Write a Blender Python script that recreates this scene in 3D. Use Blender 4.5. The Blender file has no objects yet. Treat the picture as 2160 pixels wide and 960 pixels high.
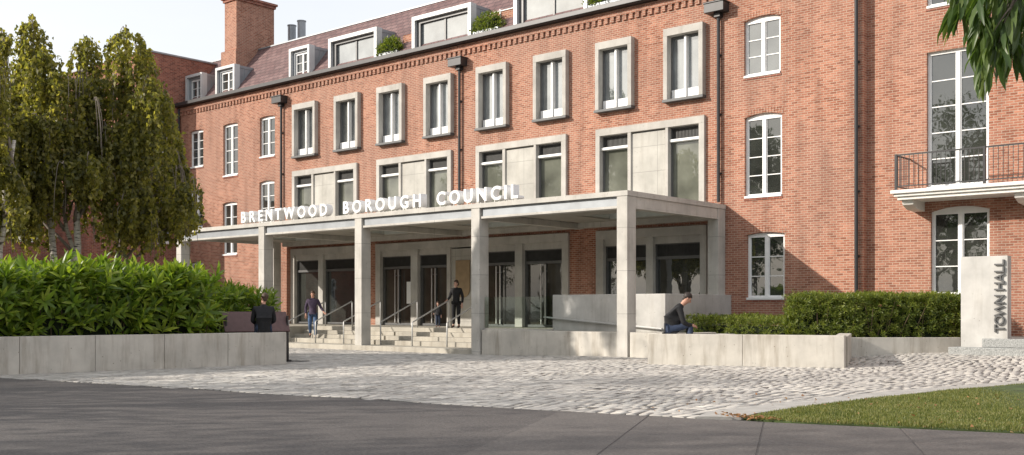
import bpy, bmesh, math, random
import numpy as np
from mathutils import Vector, Matrix
random.seed(7); rng = np.random.default_rng(11)
R = math.radians
SC = bpy.context.scene
COL = SC.collection

# ------------------------------------------------------------------ camera, sky, sun, exposure
cam = bpy.data.objects.new('camera', bpy.data.cameras.new('camera')); COL.objects.link(cam)
cam.location = (0, 0, 1.5); cam.rotation_euler = (R(90), 0, R(40.8))
cam.data.sensor_width = 36; cam.data.lens = 36*2226/2160; cam.data.shift_y = 172/2160
cam.data.clip_start = .05; cam.data.clip_end = 3000
SC.camera = cam
SUN = Vector((-4.75, -5.8, 3.45)).normalized()          # towards the sun
EL = math.asin(SUN.z); AZ = math.atan2(SUN.x, SUN.y)
world = bpy.data.worlds.new('World'); SC.world = world; world.use_nodes = True
wn = world.node_tree.nodes; wl = world.node_tree.links; wn.clear()
sky = wn.new('ShaderNodeTexSky'); sky.sky_type = 'NISHITA'; sky.sun_disc = False
sky.sun_elevation = EL; sky.sun_rotation = AZ; sky.air_density = 1.0; sky.dust_density = 3.5; sky.ozone_density = 1.0
tc = wn.new('ShaderNodeTexCoord'); mp = wn.new('ShaderNodeMapping'); mp.inputs['Scale'].default_value = (1.2, 1.2, 3.5)
nz = wn.new('ShaderNodeTexNoise'); nz.inputs['Scale'].default_value = 1.8; nz.inputs['Detail'].default_value = 5
cr = wn.new('ShaderNodeValToRGB'); cr.color_ramp.elements[0].position = .25; cr.color_ramp.elements[1].position = .75
cr.color_ramp.elements[0].color = (.70, .70, .70, 1); cr.color_ramp.elements[1].color = (.90, .90, .90, 1)
mx = wn.new('ShaderNodeMixRGB'); mx.inputs['Color2'].default_value = (6.3, 6.4, 6.55, 1)    # thin bright cloud veil
bg = wn.new('ShaderNodeBackground'); bg.inputs['Strength'].default_value = .12
wo = wn.new('ShaderNodeOutputWorld')
wl.new(tc.outputs['Generated'], mp.inputs['Vector']); wl.new(mp.outputs[0], nz.inputs['Vector'])
wl.new(nz.outputs[0], cr.inputs[0]); wl.new(cr.outputs[0], mx.inputs['Fac']); wl.new(sky.outputs[0], mx.inputs['Color1'])
wl.new(mx.outputs[0], bg.inputs[0]); wl.new(bg.outputs[0], wo.inputs[0])
sl = bpy.data.lights.new('sun', 'SUN'); so = bpy.data.objects.new('sun', sl); COL.objects.link(so)
sl.energy = 3.6; sl.angle = R(.6); sl.color = (1, .92, .82)
so.rotation_euler = (-SUN).to_track_quat('-Z', 'Y').to_euler(); so.location = (-30, -40, 40)
SC.view_settings.view_transform = 'Standard'; SC.view_settings.look = 'None'
SC.view_settings.exposure = .56; SC.view_settings.gamma = 1; SC.view_settings.use_curve_mapping = False
SC.render.engine = 'CYCLES'

# ------------------------------------------------------------------ materials
def NT(name):
    m = bpy.data.materials.new(name); m.use_nodes = True
    nt = m.node_tree; b = nt.nodes['Principled BSDF']; return m, nt, b
def pos(nt, scale=(1,1,1), swap=False):
    g = nt.nodes.new('ShaderNodeNewGeometry'); mp = nt.nodes.new('ShaderNodeMapping'); mp.inputs['Scale'].default_value = scale
    nt.links.new(g.outputs['Position'], mp.inputs['Vector']); return mp.outputs[0]
def noise(nt, vec, scale, detail=3, rough=.5):
    n = nt.nodes.new('ShaderNodeTexNoise'); n.inputs['Scale'].default_value = scale; n.inputs['Detail'].default_value = detail
    n.inputs['Roughness'].default_value = rough; nt.links.new(vec, n.inputs['Vector']); return n.outputs[0]
def ramp(nt, fac, stops):
    r = nt.nodes.new('ShaderNodeValToRGB'); e = r.color_ramp.elements
    while len(e) < len(stops): e.new(.5)
    for i, (p, c) in enumerate(stops): e[i].position = p; e[i].color = (*c, 1) if len(c) == 3 else c
    nt.links.new(fac, r.inputs[0]); return r.outputs[0]
def mixc(nt, fac, a, b, mode='MIX'):
    m = nt.nodes.new('ShaderNodeMixRGB'); m.blend_type = mode
    for s, x in ((0, fac), (1, a), (2, b)):
        if hasattr(x, 'is_output'): nt.links.new(x, m.inputs[s])
        elif s == 0: m.inputs[0].default_value = x
        else: m.inputs[s].default_value = (*x, 1)
    return m.outputs[0]
def bump(nt, b, h, strength=.3, dist=.01):
    n = nt.nodes.new('ShaderNodeBump'); n.inputs['Strength'].default_value = strength; n.inputs['Distance'].default_value = dist
    nt.links.new(h, n.inputs['Height']); nt.links.new(n.outputs[0], b.inputs['Normal'])
def simple(name, c, rough=.6, metal=0, var=.12, scale=6, bmp=0, spec=.5):
    m, nt, b = NT(name); b.inputs['Roughness'].default_value = rough; b.inputs['Metallic'].default_value = metal
    b.inputs['Specular IOR Level'].default_value = spec
    n = noise(nt, pos(nt), scale, 4)
    lo = tuple(x*(1-var) for x in c); hi = tuple(min(1, x*(1+var)) for x in c)
    nt.links.new(ramp(nt, n, [(.3, lo), (.7, hi)]), b.inputs['Base Color'])
    if bmp: bump(nt, b, noise(nt, pos(nt), scale*8, 3), bmp, .01)
    return m
def brick_mat(name, c1, c2, mortar, dark=1.0):
    m, nt, b = NT(name); L = nt.links
    g = nt.nodes.new('ShaderNodeNewGeometry'); s = nt.nodes.new('ShaderNodeSeparateXYZ'); L.new(g.outputs['Position'], s.inputs[0])
    a = nt.nodes.new('ShaderNodeMath'); a.operation = 'ADD'; L.new(s.outputs[0], a.inputs[0]); L.new(s.outputs[1], a.inputs[1])
    c = nt.nodes.new('ShaderNodeCombineXYZ'); L.new(a.outputs[0], c.inputs[0]); L.new(s.outputs[2], c.inputs[1])
    wob = nt.nodes.new('ShaderNodeTexNoise'); wob.inputs['Scale'].default_value = 3.5; L.new(c.outputs[0], wob.inputs['Vector'])
    wv = nt.nodes.new('ShaderNodeVectorMath'); wv.operation = 'MULTIPLY_ADD'
    L.new(wob.outputs['Color'], wv.inputs[0]); wv.inputs[1].default_value = (.03, .022, 0); L.new(c.outputs[0], wv.inputs[2])
    def bt(mort):
        t = nt.nodes.new('ShaderNodeTexBrick'); t.inputs['Scale'].default_value = 1; t.inputs['Brick Width'].default_value = .228
        t.inputs['Row Height'].default_value = .079; t.inputs['Mortar Size'].default_value = .0074; t.inputs['Mortar Smooth'].default_value = .25
        t.inputs['Bias'].default_value = -.1; t.inputs['Color1'].default_value = (0, 0, 0, 1); t.inputs['Color2'].default_value = (1, 1, 1, 1)
        t.inputs['Mortar'].default_value = (.5, .5, .5, 1); L.new(wv.outputs[0], t.inputs['Vector']); return t
    t = bt(0)
    n1 = noise(nt, pos(nt), .32, 3); n2 = noise(nt, pos(nt), 14, 3)
    bc = ramp(nt, t.outputs['Color'], [(0, tuple(x*.80 for x in c1)), (.12, c1), (.65, c2), (1, tuple(min(1, x*1.2) for x in c2))])
    bc = mixc(nt, ramp(nt, n1, [(.38, (0,0,0)), (.66, (.62,.62,.62))]), bc, (c2[0]*.74, c2[1]*.84, c2[2]*.95))
    bc = mixc(nt, .35, bc, ramp(nt, n2, [(.3, (.55,.55,.55)), (.7, (1.0,1.0,1.0))]), 'MULTIPLY')
    col = mixc(nt, t.outputs['Fac'], bc, mortar)
    st = noise(nt, pos(nt, (1.2, 1.2, .18)), 1.4, 4)
    col = mixc(nt, .5, col, ramp(nt, st, [(.34, (.58,.56,.55)), (.54, (1.03,1.02,1))]), 'MULTIPLY')
    L.new(col, b.inputs['Base Color']); b.inputs['Roughness'].default_value = .88; b.inputs['Specular IOR Level'].default_value = .25
    inv = nt.nodes.new('ShaderNodeMath'); inv.operation = 'SUBTRACT'; inv.inputs[0].default_value = 1; L.new(t.outputs['Fac'], inv.inputs[1])
    add = nt.nodes.new('ShaderNodeMath'); add.operation = 'MULTIPLY_ADD'; L.new(n2, add.inputs[0]); add.inputs[1].default_value = .5; L.new(inv.outputs[0], add.inputs[2])
    bump(nt, b, add.outputs[0], .7, .012)
    return m
def concrete(name, c, streak=.35, warm=0, panel=None):
    m, nt, b = NT(name)
    n1 = noise(nt, pos(nt), 1.1, 5, .6); n2 = noise(nt, pos(nt, (1, 1, .12)), 3.2, 5, .65); n3 = noise(nt, pos(nt), 60, 2)
    lo = tuple(x*.8 for x in c); hi = tuple(min(1, x*1.12) for x in c)
    col = ramp(nt, n1, [(.3, lo), (.68, hi)])
    col = mixc(nt, streak, col, ramp(nt, n2, [(.33, (.48,.43,.37)), (.5, (1,1,1))]), 'MULTIPLY')
    vo = nt.nodes.new('ShaderNodeTexVoronoi'); vo.inputs['Scale'].default_value = 5.5; nt.links.new(pos(nt), vo.inputs['Vector'])
    pore = ramp(nt, vo.outputs['Distance'], [(.05, (.35,.33,.3)), (.085, (1,1,1))])
    col = mixc(nt, .8, col, pore, 'MULTIPLY')
    if panel:
        g = nt.nodes.new('ShaderNodeNewGeometry'); s = nt.nodes.new('ShaderNodeSeparateXYZ'); nt.links.new(g.outputs['Position'], s.inputs[0])
        a = nt.nodes.new('ShaderNodeMath'); a.operation = 'ADD'; nt.links.new(s.outputs[0], a.inputs[0]); nt.links.new(s.outputs[1], a.inputs[1])
        cc = nt.nodes.new('ShaderNodeCombineXYZ'); nt.links.new(a.outputs[0], cc.inputs[0]); nt.links.new(s.outputs[2], cc.inputs[1])
        t = nt.nodes.new('ShaderNodeTexBrick'); t.inputs['Scale'].default_value = 1; t.offset = 0
        t.inputs['Brick Width'].default_value = panel[0]; t.inputs['Row Height'].default_value = panel[1]; t.inputs['Mortar Size'].default_value = .008
        nt.links.new(cc.outputs[0], t.inputs['Vector'])
        col = mixc(nt, t.outputs['Fac'], col, tuple(x*.55 for x in c))
    nt.links.new(col, b.inputs['Base Color']); b.inputs['Roughness'].default_value = .8; b.inputs['Specular IOR Level'].default_value = .3
    bump(nt, b, n3, .25, .006)
    return m
def glass_mat(name, dark, glossf, tint=(.9,.95,1), blinds=None):
    m, nt, b = NT(name); L = nt.links
    nt.nodes.remove(b); out = nt.nodes['Material Output']
    d = nt.nodes.new('ShaderNodeBsdfDiffuse'); gl = nt.nodes.new('ShaderNodeBsdfGlossy'); gl.inputs['Roughness'].default_value = .015; gl.inputs['Color'].default_value = (*tint, 1)
    n = noise(nt, pos(nt), .9, 3)
    base = ramp(nt, n, [(.3, tuple(x*.55 for x in dark)), (.75, tuple(x*1.5 for x in dark))])
    if blinds:   # vertical folds of a curtain standing close behind the pane
        w = nt.nodes.new('ShaderNodeTexWave'); w.inputs['Scale'].default_value = 1.7; w.inputs['Distortion'].default_value = 2.5; w.inputs['Detail'].default_value = 2
        L.new(pos(nt, (4, 4, .15)), w.inputs['Vector'])
        base = ramp(nt, w.outputs[0], [(0, tuple(x*.55 for x in blinds)), (1, blinds)])
    L.new(base, d.inputs[0])
    fr = nt.nodes.new('ShaderNodeFresnel'); fr.inputs[0].default_value = 1.6
    mu = nt.nodes.new('ShaderNodeMath'); mu.operation = 'ADD'; mu.use_clamp = True; L.new(fr.outputs[0], mu.inputs[0]); mu.inputs[1].default_value = glossf
    ms = nt.nodes.new('ShaderNodeMixShader'); L.new(mu.outputs[0], ms.inputs[0]); L.new(d.outputs[0], ms.inputs[1]); L.new(gl.outputs[0], ms.inputs[2])
    bn = nt.nodes.new('ShaderNodeBump'); bn.inputs['Strength'].default_value = .06; bn.inputs['Distance'].default_value = .05
    L.new(noise(nt, pos(nt), 1.3, 2), bn.inputs['Height']); L.new(bn.outputs[0], gl.inputs['Normal'])
    L.new(ms.outputs[0], out.inputs[0]); return m
def clear_glass(name):
    m, nt, b = NT(name); nt.nodes.remove(b); L = nt.links; out = nt.nodes['Material Output']
    t = nt.nodes.new('ShaderNodeBsdfTransparent'); t.inputs[0].default_value = (.88, .94, .91, 1)
    g = nt.nodes.new('ShaderNodeBsdfGlossy'); g.inputs['Roughness'].default_value = .01
    fr = nt.nodes.new('ShaderNodeFresnel'); fr.inputs[0].default_value = 1.25
    mu = nt.nodes.new('ShaderNodeMath'); mu.operation = 'ADD'; L.new(fr.outputs[0], mu.inputs[0]); mu.inputs[1].default_value = .0
    ms = nt.nodes.new('ShaderNodeMixShader'); L.new(mu.outputs[0], ms.inputs[0]); L.new(t.outputs[0], ms.inputs[1]); L.new(g.outputs[0], ms.inputs[2])
    L.new(ms.outputs[0], out.inputs[0]); return m
def leaf_mat(name, stops, trans=.35, rough=.45):
    m, nt, b = NT(name); L = nt.links; out = nt.nodes['Material Output']
    g = nt.nodes.new('ShaderNodeNewGeometry')
    n = noise(nt, pos(nt), 1.1, 2)
    a = nt.nodes.new('ShaderNodeMath'); a.operation = 'MULTIPLY_ADD'; L.new(g.outputs['Random Per Island'], a.inputs[0]); a.inputs[1].default_value = .6
    s = nt.nodes.new('ShaderNodeMath'); s.operation = 'MULTIPLY'; L.new(n, s.inputs[0]); s.inputs[1].default_value = .45; L.new(s.outputs[0], a.inputs[2])
    c = ramp(nt, a.outputs[0], stops); L.new(c, b.inputs['Base Color'])
    b.inputs['Roughness'].default_value = rough; b.inputs['Specular IOR Level'].default_value = .45
    t = nt.nodes.new('ShaderNodeBsdfTranslucent')
    L.new(mixc(nt, .75, c, (1.5, 1.6, .45), 'MULTIPLY'), t.inputs[0])
    ms = nt.nodes.new('ShaderNodeMixShader'); ms.inputs[0].default_value = trans
    L.new(b.outputs[0], ms.inputs[1]); L.new(t.outputs[0], ms.inputs[2]); L.new(ms.outputs[0], out.inputs[0])
    return m
M = {}
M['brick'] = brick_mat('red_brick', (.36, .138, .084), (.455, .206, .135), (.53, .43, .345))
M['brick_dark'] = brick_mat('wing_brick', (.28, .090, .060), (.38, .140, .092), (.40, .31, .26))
M['stone'] = concrete('pale_stone', (.47, .45, .415), .2)
M['panel'] = concrete('stone_panel', (.47, .455, .415), .22, panel=(1.3, .95))
M['concrete'] = concrete('cast_concrete', (.53, .50, .445), .55)
M['canopy'] = concrete('canopy_concrete', (.51, .49, .45), .25, panel=(9, 1.35))
M['ramp'] = concrete('ramp_concrete', (.50, .49, .465), .25)
M['granite'] = simple('granite', (.29, .295, .285), .7, var=.45, scale=28, bmp=.3)
M['kerb'] = simple('kerb_stone', (.37, .355, .33), .85, var=.16, scale=5, bmp=.35)
M['steps'] = concrete('step_stone', (.44, .41, .35), .35)
M['white'] = simple('white_paint', (.80, .80, .79), .4, var=.03)
M['white_conc'] = simple('white_render', (.72, .70, .66), .6, var=.08)
M['dark_metal'] = simple('dark_metal', (.035, .035, .037), .42, .2, .1)
M['gutter'] = simple('gutter_metal', (.045, .045, .047), .4, .3, .1)
M['zinc'] = simple('zinc', (.30, .32, .34), .45, .35, .12, 2)
M['zinc_light'] = simple('pale_metal_frame', (.56, .57, .57), .45, .1, .06, 2)
M['steel'] = simple('brushed_steel', (.62, .62, .61), .33, .8, .06, 20)
M['railpaint'] = simple('grey_rail_paint', (.48, .48, .47), .42, .2, .06, 20)
M['sill'] = simple('grey_sill', (.095, .098, .10), .55, .2, .1)
M['frame_dark'] = simple('dark_frame', (.13, .13, .13), .45, .3, .1)
M['louvre'] = simple('louvre_metal', (.06, .06, .058), .5, .3, .15)
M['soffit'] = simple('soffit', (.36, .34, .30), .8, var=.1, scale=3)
M['glass_dark'] = glass_mat('dark_glass', (.035, .037, .033), .08)
M['glass_door'] = glass_mat('door_glass', (.052, .046, .036), .01)
M['glass_grey_green'] = glass_mat('grey_green_glass', (.13, .135, .11), .03)  # grey-green base tone of the middle row panes
M['glass_curtain'] = glass_mat('curtained_glass', (.10, .105, .10), .14)
M['glass_sky'] = glass_mat('painted_sky_glass', (.20, .215, .215), .22)  # pale grey-blue diffuse base paints in part of the sky reflection
M['clear'] = clear_glass('clear_glass')
M['bench'] = simple('bench_slats', (.115, .062, .06), .5, var=.15, scale=9)
M['bronze'] = simple('bronze_plate', (.34, .25, .15), .45, .35, .12, 4)
M['lettering'] = simple('dark_letter_metal', (.12, .12, .12), .45, .3)
M['skin'] = simple('skin', (.50, .27, .19), .55, var=.06)
M['skin2'] = simple('pale_skin', (.56, .33, .25), .55, var=.06)
M['black'] = simple('black_cloth', (.012, .012, .014), .85, var=.3, scale=14, bmp=.3)
M['charcoal'] = simple('charcoal_cloth', (.028, .028, .032), .85, var=.3, scale=14, bmp=.3)
M['plum'] = simple('plum_knit', (.060, .042, .075), .9, var=.2, scale=20, bmp=.3)
M['denim'] = simple('denim', (.055, .10, .19), .85, var=.3, scale=9, bmp=.3)
M['denim_dark'] = simple('dark_denim', (.03, .045, .085), .85, var=.3, scale=9, bmp=.3)
M['hair'] = simple('dark_hair', (.022, .014, .010), .6, var=.3, scale=40)
M['hair_brown'] = simple('brown_hair', (.065, .036, .02), .6, var=.3, scale=40)
M['shoe'] = simple('shoe', (.05, .035, .03), .6)
M['eye'] = simple('eye', (.02, .015, .012), .3)
M['soil'] = simple('soil', (.045, .035, .025), .95, var=.4, scale=4, bmp=.5)
M['bark'] = simple('grey_bark', (.16, .13, .10), .9, var=.3, scale=7, bmp=.6)
M['twig'] = simple('pale_twig', (.24, .20, .165), .85, var=.2, scale=7)
M['stem'] = simple('hedge_stem', (.10, .07, .04), .85, var=.2, scale=7)
def birch():
    m, nt, b = NT('birch_bark'); n = noise(nt, pos(nt, (2.2, 2.2, 13)), 1.6, 4, .6)
    c = ramp(nt, n, [(.38, (.05,.04,.035)), (.45, (.50,.45,.38)), (.7, (.66,.62,.55))])
    nt.links.new(c, b.inputs['Base Color']); b.inputs['Roughness'].default_value = .75; bump(nt, b, n, .4, .01); return m
M['birch'] = birch()
def slate():
    m, nt, b = NT('slate_roof'); L = nt.links
    g = nt.nodes.new('ShaderNodeNewGeometry'); s = nt.nodes.new('ShaderNodeSeparateXYZ'); L.new(g.outputs['Position'], s.inputs[0])
    c = nt.nodes.new('ShaderNodeCombineXYZ'); L.new(s.outputs[0], c.inputs[0]); L.new(s.outputs[2], c.inputs[1])
    t = nt.nodes.new('ShaderNodeTexBrick'); t.inputs['Scale'].default_value = 1; t.inputs['Brick Width'].default_value = .42; t.inputs['Row Height'].default_value = .22
    t.inputs['Mortar Size'].default_value = .018; t.inputs['Mortar Smooth'].default_value = .6; t.inputs['Color1'].default_value = (.14,.078,.075,1); t.inputs['Color2'].default_value = (.20,.125,.118,1)
    t.inputs['Mortar'].default_value = (.07,.045,.05,1); L.new(c.outputs[0], t.inputs['Vector'])
    col = mixc(nt, .6, t.outputs['Color'], ramp(nt, noise(nt, pos(nt), 2.2, 4), [(.3, (.6,.6,.62)), (.7, (1.2,1.15,1.15))]), 'MULTIPLY')
    L.new(col, b.inputs['Base Color']); b.inputs['Roughness'].default_value = .75
    iv = nt.nodes.new('ShaderNodeInvert'); L.new(t.outputs['Fac'], iv.inputs[1]); bump(nt, b, iv.outputs[0], .8, .03); return m
M['slate'] = slate()
def asphalt(name, c, amt):
    m, nt, b = NT(name)
    n1 = noise(nt, pos(nt), 24, 5, .95); n2 = noise(nt, pos(nt), .5, 5, .6); n3 = noise(nt, pos(nt), 2.5, 4, .7)
    col = ramp(nt, n1, [(.3, tuple(x*(1-amt) for x in c)), (.6, c), (.82, tuple(x*(1+2.2*amt) for x in c))])
    col = mixc(nt, .6, col, ramp(nt, n2, [(.3, (.7,.7,.72)), (.7, (1.12,1.1,1.08))]), 'MULTIPLY')
    col = mixc(nt, .5, col, ramp(nt, n3, [(.35, (.72,.72,.72)), (.6, (1.05,1.05,1.05))]), 'MULTIPLY')
    nt.links.new(col, b.inputs['Base Color']); b.inputs['Roughness'].default_value = .82
    bump(nt, b, n1, .55, .012); return m
M['asphalt'] = asphalt('asphalt', (.14, .126, .119), .9)
M['paving'] = asphalt('paving_slab', (.168, .151, .140), .7)
def cobble():
    m, nt, b = NT('cobble_stone'); g = nt.nodes.new('ShaderNodeNewGeometry')
    col = ramp(nt, g.outputs['Random Per Island'], [(0, (.42,.40,.37)), (.2, (.49,.465,.43)), (.7, (.53,.505,.465)), (1, (.58,.555,.51))])
    n = noise(nt, pos(nt), 22, 4, .7); n2 = noise(nt, pos(nt), .45, 3)
    col = mixc(nt, .7, col, ramp(nt, n, [(.3, (.66,.66,.66)), (.65, (1.05,1.05,1.05))]), 'MULTIPLY')
    col = mixc(nt, .6, col, ramp(nt, n2, [(.32, (.74,.73,.73)), (.62, (1.05,1.04,1.03))]), 'MULTIPLY')
    nt.links.new(col, b.inputs['Base Color']); b.inputs['Roughness'].default_value = .75; bump(nt, b, n, .2, .003); return m
M['cobble'] = cobble()
M['joint'] = simple('joint_grit', (.06, .056, .052), .95, var=.35, scale=9, bmp=.4)
M['lawn'] = simple('lawn_soil', (.05, .075, .02), .95, var=.4, scale=5)
M['grass'] = leaf_mat('grass_blade', [(.1, (.055,.085,.02)), (.45, (.14,.165,.045)), (.75, (.25,.245,.09)), (1, (.34,.30,.17))], .35, .5)
M['litter'] = leaf_mat('dry_leaf', [(.1, (.16,.07,.03)), (.5, (.30,.14,.06)), (.9, (.40,.24,.12))], .2, .7)
M['leaf_weep'] = leaf_mat('weeping_leaf', [(.1, (.065,.07,.028)), (.4, (.16,.16,.05)), (.7, (.31,.275,.075)), (1, (.46,.40,.12))], .58, .42)
M['leaf_laurel'] = leaf_mat('laurel_leaf', [(.1, (.07,.125,.02)), (.5, (.16,.24,.035)), (.75, (.28,.35,.05)), (1, (.42,.45,.08))], .48, .34)
M['leaf_box'] = leaf_mat('clipped_hedge_leaf', [(.1, (.05,.095,.017)), (.5, (.15,.19,.036)), (.8, (.25,.28,.055)), (1, (.30,.33,.05))], .45, .42)
M['leaf_tree'] = leaf_mat('broad_leaf', [(.1, (.02,.045,.010)), (.5, (.045,.085,.016)), (1, (.09,.13,.03))], .3, .45)
M['leaf_near'] = leaf_mat('lance_leaf', [(.1, (.035,.07,.018)), (.5, (.07,.12,.028)), (.85, (.14,.19,.05)), (1, (.24,.27,.07))], .4, .38)
M['core'] = simple('painted_inner_shade', (.012, .02, .006), 1, var=.4, scale=8)  # near-black for solid cores and lining; inner shade put into the colour

# ------------------------------------------------------------------ object helpers
def link(o, parent=None):
    COL.objects.link(o)
    if parent is not None: o.parent = parent
    return o
def tag(o, label=None, cat=None, group=None, kind=None):
    if label: o['label'] = label
    if cat: o['category'] = cat
    if group: o['group'] = group
    if kind: o['kind'] = kind
    return o
def empty(name, label, cat, loc=(0,0,0), rz=0, group=None):
    o = bpy.data.objects.new(name, None); o.location = loc; o.rotation_euler = (0, 0, rz); o.empty_display_size = .3
    link(o); return tag(o, label, cat, group)
class MB:
    def __init__(s): s.v = []; s.f = []
    def quad(s, *p): n = len(s.v); s.v += [tuple(q) for q in p]; s.f.append(tuple(range(n, n+len(p))))
    def box(s, x0, x1, y0, y1, z0, z1):
        if x0 > x1: x0, x1 = x1, x0
        if y0 > y1: y0, y1 = y1, y0
        n = len(s.v); s.v += [(x, y, z) for z in (z0, z1) for (x, y) in ((x0,y0),(x1,y0),(x1,y1),(x0,y1))]
        s.f += [tuple(n+i for i in q) for q in ((3,2,1,0),(4,5,6,7),(0,1,5,4),(1,2,6,5),(2,3,7,6),(3,0,4,7))]; return s
    def prism(s, pts, z0, z1):       # pts counter-clockwise, z may be callables
        n = len(s.v); k = len(pts); zf = lambda z, p: z(p[0], p[1]) if callable(z) else z
        s.v += [(p[0], p[1], zf(z0, p)) for p in pts] + [(p[0], p[1], zf(z1, p)) for p in pts]
        s.f.append(tuple(n+i for i in reversed(range(k)))); s.f.append(tuple(n+k+i for i in range(k)))
        for i in range(k): j = (i+1) % k; s.f.append((n+i, n+j, n+k+j, n+k+i))
        return s
    def bar(s, a, b, w, h=None, up=(0,0,1)):     # square bar between two points
        h = h or w; a = Vector(a); b = Vector(b); d = (b-a).normalized(); u = Vector(up)
        if abs(d.dot(u)) > .95: u = Vector((0,1,0))
        x = d.cross(u).normalized()*w/2; y = x.cross(d).normalized()*h/2; n = len(s.v)
        for p in (a, b): s.v += [tuple(p-x-y), tuple(p+x-y), tuple(p+x+y), tuple(p-x+y)]
        s.f += [tuple(n+i for i in q) for q in ((0,3,2,1),(4,5,6,7),(0,1,5,4),(1,2,6,5),(2,3,7,6),(3,0,4,7))]; return s
    def tube(s, pts, rad, k=8):
        pts = [Vector(p) for p in pts]; rs = rad if isinstance(rad, (list, tuple)) else [rad]*len(pts); n = len(s.v)
        for i, p in enumerate(pts):
            d = (pts[min(i+1, len(pts)-1)]-pts[max(i-1, 0)]).normalized()
            u = Vector((0,0,1)) if abs(d.z) < .9 else Vector((1,0,0))
            x = d.cross(u).normalized(); y = x.cross(d)
            for j in range(k):
                t = 2*math.pi*j/k; s.v.append(tuple(p + (x*math.cos(t)+y*math.sin(t))*rs[i]))
        for i in range(len(pts)-1):
            for j in range(k):
                s.f.append((n+i*k+j, n+i*k+(j+1)%k, n+(i+1)*k+(j+1)%k, n+(i+1)*k+j))
        s.f.append(tuple(n+j for j in reversed(range(k)))); s.f.append(tuple(n+(len(pts)-1)*k+j for j in range(k))); return s
    def cyl(s, c, r, z0, z1, k=16): return s.tube([(c[0], c[1], z0), (c[0], c[1], z1)], r, k)
    def build(s, name, mat, parent=None, smooth=False, bev=0):
        me = bpy.data.meshes.new(name); me.from_pydata(s.v, [], s.f); me.update()
        me.materials.append(mat)
        if smooth: me.polygons.foreach_set('use_smooth', [True]*len(me.polygons))
        o = bpy.data.objects.new(name, me); link(o, parent)
        if bev:
            b = o.modifiers.new('bevel', 'BEVEL'); b.width = bev; b.segments = 2; b.limit_method = 'ANGLE'
        return o
def npmesh(name, V, F, mat, parent=None, smooth=False):
    me = bpy.data.meshes.new(name); k = F.shape[1]
    me.vertices.add(len(V)); me.vertices.foreach_set('co', V.astype(np.float32).ravel())
    me.loops.add(F.size); me.loops.foreach_set('vertex_index', F.astype(np.int32).ravel())
    me.polygons.add(len(F)); me.polygons.foreach_set('loop_start', np.arange(0, F.size, k, dtype=np.int32))
    me.polygons.foreach_set('loop_total', np.full(len(F), k, dtype=np.int32))
    if smooth: me.polygons.foreach_set('use_smooth', np.ones(len(F), dtype=bool))
    me.update(calc_edges=True); me.validate(); me.materials.append(mat)
    return link(bpy.data.objects.new(name, me), parent)
def scatter(bv, bf, P, Mx):      # base verts, faces; positions Nx3; matrices Nx3x3
    V = np.einsum('nij,kj->nki', Mx, bv) + P[:, None, :]
    F = bf[None, :, :] + (np.arange(len(P))*len(bv))[:, None, None]
    return V.reshape(-1, 3), F.reshape(-1, bf.shape[1])
def basis(D, roll=None, up=None):       # matrices whose columns are side, direction, normal
    D = D/np.linalg.norm(D, axis=1, keepdims=True)
    U = np.tile(np.array([[0, 0, 1.]]), (len(D), 1)) if up is None else up
    S = np.cross(D, U); n = np.linalg.norm(S, axis=1, keepdims=True); S = np.where(n < 1e-4, np.array([[1., 0, 0]]), S/np.maximum(n, 1e-6))
    N = np.cross(S, D)
    if roll is not None:
        c, s = np.cos(roll)[:, None], np.sin(roll)[:, None]; S, N = S*c+N*s, N*c-S*s
    return np.stack([S, D, N], axis=2)
def copy_tree(o, parent=None):
    c = o.copy(); COL.objects.link(c); c.parent = parent
    for ch in o.children: copy_tree(ch, c)
    return c
# leaf shapes: x side, y along, z normal
LEAF_LONG = (np.array([[0,0,0],[.115,.33,.035],[0,.33,0],[-.115,.33,.035],[.095,.7,.0],[0,.7,-.04],[-.095,.7,.0],[0,1,-.13]], float),
             np.array([[0,1,2,2],[0,2,3,3],[2,1,4,5],[3,2,5,6],[5,4,7,7],[6,5,7,7]]))
LEAF_HEART = (np.array([[0,0,0],[.38,.22,.06],[0,1,-.05],[-.38,.22,.06],[0,.3,-.02]], float), np.array([[0,1,4,4],[4,1,2,2],[4,2,3,3],[0,4,3,3]]))
def tri(F): # split degenerate quads to triangles
    out = []
    for q in F:
        if q[2] == q[3]: out.append([q[0], q[1], q[2]])
        else: out.append([q[0], q[1], q[2]]); out.append([q[0], q[2], q[3]])
    return np.array(out)
LEAF_LONG = (LEAF_LONG[0], tri(LEAF_LONG[1])); LEAF_HEART = (LEAF_HEART[0], tri(LEAF_HEART[1]))
LEAF_TINY = (np.array([[0,0,0],[.3,.5,.05],[0,1,0],[-.3,.5,.05]], float), np.array([[0,1,2],[0,2,3]]))

# ------------------------------------------------------------------ ground
def sm(t): t = min(1, max(0, t)); return t*t*(3-2*t)
def gz(x, y):
    return .24*sm((x+15)/4.5)*sm((y-25)/6.5) - .09*sm((-19.5-x)/5)*sm((y-21)/6)
def gzn(x, y):
    s = lambda t: (lambda q: q*q*(3-2*q))(np.clip(t, 0, 1)); return .24*s((x+15)/4.5)*s((y-25)/6.5) - .09*s((-19.5-x)/5)*s((y-21)/6)
xs = sorted(set(list(np.linspace(-900, -70, 8)) + list(np.arange(-68, 22, 2)) + list(np.linspace(25, 900, 8))))
ys = sorted(set(list(np.linspace(-900, -30, 8)) + list(np.arange(-26, 48, 2)) + list(np.linspace(55, 900, 8))))
GX, GY = np.meshgrid(xs, ys); gv = np.stack([GX, GY, gzn(GX, GY)-.013], -1).reshape(-1, 3)
nx = len(xs); gf = np.array([[j*nx+i, j*nx+i+1, (j+1)*nx+i+1, (j+1)*nx+i] for j in range(len(ys)-1) for i in range(nx-1)])
tag(npmesh('ground', gv, gf, M['joint'], smooth=True), kind='structure')

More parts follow.
